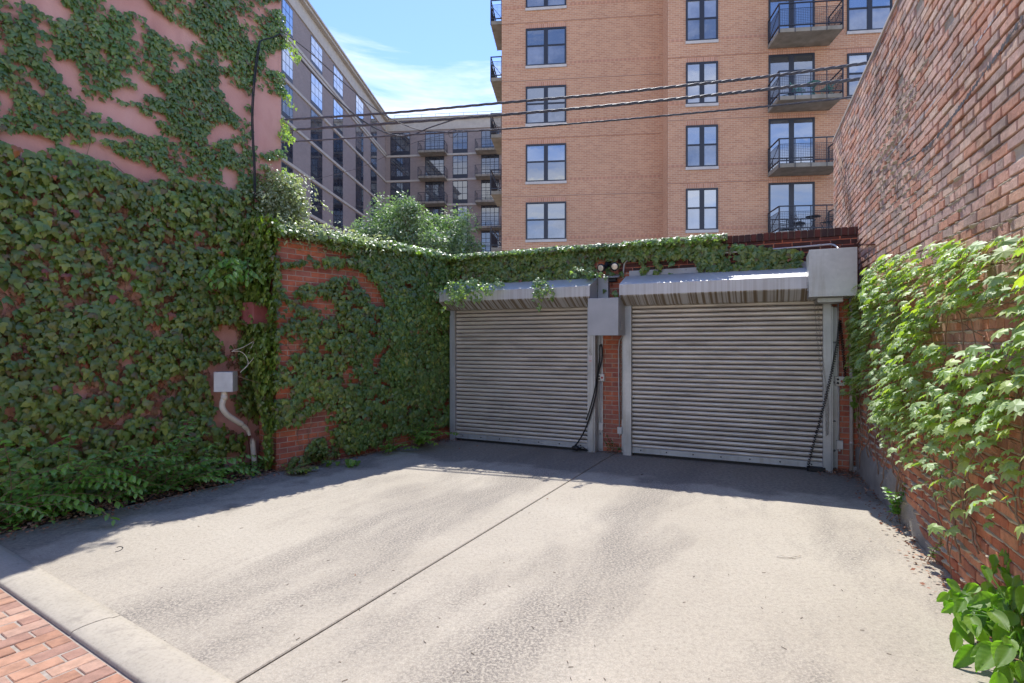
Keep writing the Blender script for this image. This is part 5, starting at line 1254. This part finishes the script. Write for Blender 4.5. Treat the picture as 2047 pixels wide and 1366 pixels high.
# one arching shrub, many canes
P, T, Nn, Sz = [], [], [], []; g = MB()
for k in range(64):
    aa = random.uniform(1.2, 3.4); p = PK.w(aa, .03, random.uniform(.10, .40)); d = (PK.n*random.uniform(.1, .5)-PK.e*random.uniform(.0, 1.2)+Vector((0, 0, random.uniform(.5, 1.5)))).normalized(); pts = [p.copy()]; L_ = random.uniform(.45, 1.0 if aa < 2.4 else 1.3); m_ = int(L_/.035)
    for i in range(m_):
        p = p+d*.035; d = (d+Vector((random.gauss(0, .05), random.gauss(0, .05), -.055))).normalized()
        if p.z < .04: break
        pts.append(p.copy())
        if i > 2:
            s1 = d.cross(Vector((0, 0, 1))).normalized()*(1 if i % 2 else -1); P.append(p.copy()); T.append(s1+d*.55+Vector((0, 0, -.35+random.gauss(0, .2)))); Nn.append(Vector((random.gauss(0, .3), random.gauss(-.2, .3), 1))); Sz.append(random.uniform(.055, .10))
    g.tube(pts, [.004*(1-.7*i/len(pts)) for i in range(len(pts))], 0, 4)
t_ = thing('arching_shrub', 'arching shrub with oval leaves at the foot of the pink wall', 'shrub', PK.w(2.6, 0, .3)); obj('leaves', leaves(np.array(P), np.array(T), np.array(Nn), Sz, OVAL), M['shrub'], t_); obj('stems', g, M['twig'], t_)
plant('feathery_weed', 'light green feathery weed against the side wall near the left door', 'weed', LW.w(.85, .0, .14), 16, (.4, .75), tuple(LW.n*.45), (.07, .11), OVAL, 'weed', spreadb=.05)
plant('feathery_weed', 'smaller feathery weed on the ground left of the taller one', 'weed', LW.w(1.45, .0, .15), 12, (.2, .36), tuple(LW.n*.5), (.05, .08), OVAL, 'weed', spreadb=.07, step=.03)
# heart-leaved seedlings
HEART = (np.array([[0, 0, 0], [.22, -.12, .02], [.45, .02, .02], [.48, .35, 0], [.28, .72, -.03], [0, 1, -.1], [-.28, .72, -.03], [-.48, .35, 0], [-.45, .02, .02], [-.22, -.12, .02], [0, .35, -.05]]), np.array([[10, i, i+1] for i in range(9)]+[[10, 9, 0]]))
hp = G(683, 932); P = [hp+Vector((random.uniform(-.17, .2), random.uniform(-.06, .06), random.uniform(.04, .11))) for _ in range(11)]
t_ = thing('heart_leaf_seedling', 'bright green heart-shaped leaves growing at the foot of the side wall', 'weed', hp)
obj('leaves', leaves(np.array(P), np.array([(random.gauss(0, .4), -1, -.5) for _ in P]), np.array([(random.gauss(0, .2), -.7, 1) for _ in P]), [random.uniform(.07, .11) for _ in P], HEART), M['weed'], t_)
g = MB(); [g.tube([hp+Vector((random.uniform(-.1, .1), .05, 0)), p], .002, 0, 4) for p in P]; obj('stems', g, M['twig'], t_)
plant('ivy_seedling', 'low ivy sprig on the ground near the brick corner', 'weed', G(575, 950), 9, (.15, .35), (.6, .1, 0), (.05, .08), IVY, 'ivy', step=.035, up=.5)
plant('ivy_seedling', 'ivy sprig spreading against the side wall beside the heart-shaped leaves', 'weed', G(630, 930), 9, (.15, .4), (.5, .2, 0), (.05, .08), IVY, 'ivy', step=.035, up=1.2)
plant('pier_weed', 'small dark weed at the foot of the narrow brick pier', 'weed', GA.at(1230, 905, .06), 5, (.12, .26), tuple(GA.n*.2), (.03, .05), IVY, 'ivy_blue', step=.03)
plant('wall_weed', 'green weed at the foot of the old wall at the end of the shadow', 'weed', G(1800, 1040), 7, (.25, .5), (-.1, -.1, .2), (.05, .08), IVY5, 'shrub', spreadb=.05)
plant('wall_weed', 'thin weed with small leaves farther along the old wall', 'weed', G(1880, 1128), 8, (.12, .34), (-.15, -.1, 0), (.02, .045), OVAL, 'ivy_sun', spreadb=.07, step=.03)
# big weed in the near right corner
P, T, Nn, Sz = [], [], [], []; g = MB()
root = Vector((3.05, 2.75, 0)); root = RW.w((RW.P.y-2.7)/1.082*1.082*1.0/abs(RW.e.y), 0, .05)
tgt = [(1905, 1200, 3.0), (1935, 1215, 2.95), (1968, 1240, 2.85), (2005, 1215, 2.85), (1890, 1185, 3.1), (1915, 1170, 3.15), (1945, 1185, 3.0), (1985, 1180, 2.95), (2025, 1250, 2.7), (2040, 1200, 2.8), (1990, 1330, 2.62), (2030, 1325, 2.55), (2047, 1150, 2.85), (2020, 1170, 2.9), (2060, 1290, 2.5), (1960, 1175, 3.1), (1925, 1240, 2.85), (2010, 1290, 2.65), (2050, 1100, 2.95), (2075, 1200, 2.6), (2030, 1120, 3.0), (2060, 1340, 2.5), (1955, 1215, 3.0), (1990, 1250, 2.8)]
for u_, v_, Y_ in tgt:
    p = at(u_, v_, Y_); p.z = max(p.z, .06)
    if True:
        for _ in range(4):
            q = p+Vector((random.gauss(0, .05), random.gauss(0, .06), random.gauss(0, .025))); q.z = max(q.z, .10)
            P.append(q); T.append(Vector((random.gauss(-.35, .6), random.gauss(-.5, .4), random.uniform(-1.1, -.2)))); Nn.append(Vector((random.gauss(-.2, .3), random.gauss(-.6, .3), 1))); Sz.append(random.uniform(.08, .175))
            if _ == 0: g.tube(spline([root+Vector((0, 0, .02)), root.lerp(q, .5)+Vector((0, 0, .10)), q], 5), .004, 0, 5)
def bigleaf(nu=8, nv=15):
    vs = []; fs = []
    for i in range(nv+1):
        y = i/nv; w_ = .25*math.sin(math.pi*min(1, y**.72))**.8*(1 if y < .97 else .3)
        for j in range(nu+1):
            x = (j/nu*2-1); vein = .014*abs(math.sin(9*math.pi*(y-.30*abs(x))))
            vs.append((x*w_, y+.04*abs(x)*(1-y), -.16*y*y+.07*abs(x)+vein*(abs(x) > .1)-.03*math.sin(6*y+3*x)*abs(x)))
    for i in range(nv):
        for j in range(nu):
            o = i*(nu+1)+j; fs += [(o, o+1, o+nu+2), (o, o+nu+2, o+nu+1)]
    return np.array(vs), np.array(fs)
BIG = bigleaf()
t_ = thing('tall_weed', 'bright green weed with big pointed leaves in the near right corner', 'weed', root); obj('leaves', leaves(np.array(P), np.array(T), np.array(Nn), Sz, BIG), M['weed'], t_, normals=True); obj('stems', g, M['weed'], t_)
# leaf litter
def litter(regions):
    P, T, Nn, Sz = [], [], [], []
    for fn, n in regions:
        for _ in range(n):
            q = fn(); P.append(q); T.append((random.gauss(0, 1), random.gauss(0, 1), random.gauss(0, .2))); Nn.append((random.gauss(0, .5), random.gauss(0, .5), 1)); Sz.append(random.uniform(.018, .042))
    return leaves(np.array(P), np.array(T), np.array(Nn), Sz, DIAM)
def strip(pl, a0, a1, d0, d1, zz=.04):
    def fn():
        q = pl.w(random.uniform(a0, a1), 0, 0)+pl.n*(d0+(d1-d0)*min(1, abs(random.gauss(0, .5)))); q.z = random.uniform(.006, zz); return q
    return fn
lt = litter([(strip(PK, -.3, 4.4, .22, .74, .05), 4200), (strip(LW, 0, LWL, .01, .22), 500), (strip(LW, -.05, .6, .01, .35), 260), (strip(GA, dr1-.15, a_r, .02, .42), 420), (strip(RW, 1.9, 6.4, .03, .22), 420), (strip(GA, dl1, dr0, .02, .3), 40), (strip(GA, dl0, a_r, .1, 5), 14)])
tag(obj('leaf_litter', lt, M['litter']), 'dry brown leaves heaped along the foot of the walls', 'dead leaves', kind='stuff')
# low ivy ground cover at the foot of the pink wall
n = 1900; a = rng.uniform(-.2, 3.4, n); dd = .12+np.abs(rng.normal(0, .16, n)); ok = rng.random(n) < np.clip((fbm(a*3, dd*5, 3)-.35)*6, 0, 1); a, dd = a[ok], dd[ok]
P = np.array(PK.P)+a[:, None]*np.array(PK.e)+dd[:, None]*np.array(PK.n)+np.array([0, 0, 1.])*rng.uniform(.03, .10, (len(a), 1))
lv = leaves(P, rng.normal(0, 1, (len(a), 3))*np.array([1, 1, .3]), rng.normal(0, .3, (len(a), 3))+np.array([0, 0, 1]), rng.uniform(.03, .06, len(a)), IVY)
tag(obj('ground_ivy', lv, M['shrub']), 'low ivy creeping over the leaf litter by the pink wall', 'ground cover', kind='stuff')
# odds and ends on the slab
g = MB(); g.tube(spline([G(230, 1104), G(238, 1102), G(244, 1098), G(245, 1094.5), G(238, 1093), G(234, 1095)], 6), .004, 0, 5)
tag(obj('bent_wire', [g.v, g.f] if False else g, M['black_metal']), 'small black bent wire lying on the concrete at left', 'wire')
g = MB(); g.tube([G(1552, 1113, .006), G(1575, 1115, .008), G(1600, 1111, .012)], .003, 0, 5); g.tube([G(1560, 1109, .006), G(1590, 1117, .008)], .002, 0, 5)
tag(obj('dry_stalk', g, M['pvc']), 'pale dry stalk lying on the sunlit concrete', 'twig')
g = MB()
for k in range(70):
    q = G(random.uniform(300, 1850), random.uniform(1000, 1360)); d = Vector((random.gauss(0, 1), random.gauss(0, 1), 0)).normalized()*random.uniform(.008, .03); g.tube([q+Vector((0, 0, .003)), q+d+Vector((0, 0, .004))], .0015, 0, 4)
tag(obj('scattered_twigs', g, M['bark']), 'tiny dark twigs and crumbs scattered over the concrete', 'debris', kind='stuff')
g = MB(); q = G(1716, 946); g.wbox(q.x-.06, q.x+.05, q.y-.02, q.y+.08, 0, .08)
tag(obj('stone_block', g, M['kerb_conc']), 'small grey stone block at the foot of the drain pipe', 'block')

# ------------------------------------------------------------------ tree behind the wall
def tree(label, base, h, rx, ry, rz, nl, clumps):
    t_ = thing('tree', label, 'tree', base); base = Vector(base); g = MB(); top = base+Vector((0, 0, h-rz))
    g.tube(spline([base, base+Vector((.08, .05, h*.3)), top], 5), [.16-.008*i for i in range(11)], 0, 8)
    cl = []
    for k in range(clumps):
        an = random.uniform(0, 2*math.pi); ph = math.asin(random.uniform(-.5, 1)); r = random.uniform(.55, 1.0)
        c = top+Vector((rx*r*math.cos(an)*math.cos(ph), ry*r*math.sin(an)*math.cos(ph), rz*r*math.sin(ph))); cl.append(c)
        g.tube(spline([base+Vector((0, 0, h*.32+random.uniform(0, .8))), (top+c)/2+Vector((0, 0, -.2)), c], 4), [.05, .045, .04, .035, .03, .025, .02, .015, .01], 0, 5)
    obj('trunk', g, M['bark'], t_)
    cl = np.array(cl); i = rng.integers(0, len(cl), nl); o = norm(rng.normal(0, 1, (nl, 3))); P = cl[i]+o*(rng.random((nl, 1))**.45)*rng.uniform(.28, .62, (len(cl), 1))[i]
    T = o*.6+rng.normal(0, .6, (nl, 3))+np.array([0, 0, -.3]); Nn = o+rng.normal(0, .5, (nl, 3))+np.array([0, 0, .8])
    obj('crown', leaves(P, T, Nn, rng.uniform(.06, .14, nl), DIAM), M['tree'], t_)
tree('rounded leafy tree rising behind the low side wall', (-3.35, 19.5, 0), 6.5, 2.5, 1.9, 2.2, 46000, 130)
tree('small lower tree left of the rounded tree behind the wall', (-5.6, 20.5, 0), 5.3, 1.0, 1.2, 1.2, 9000, 30)
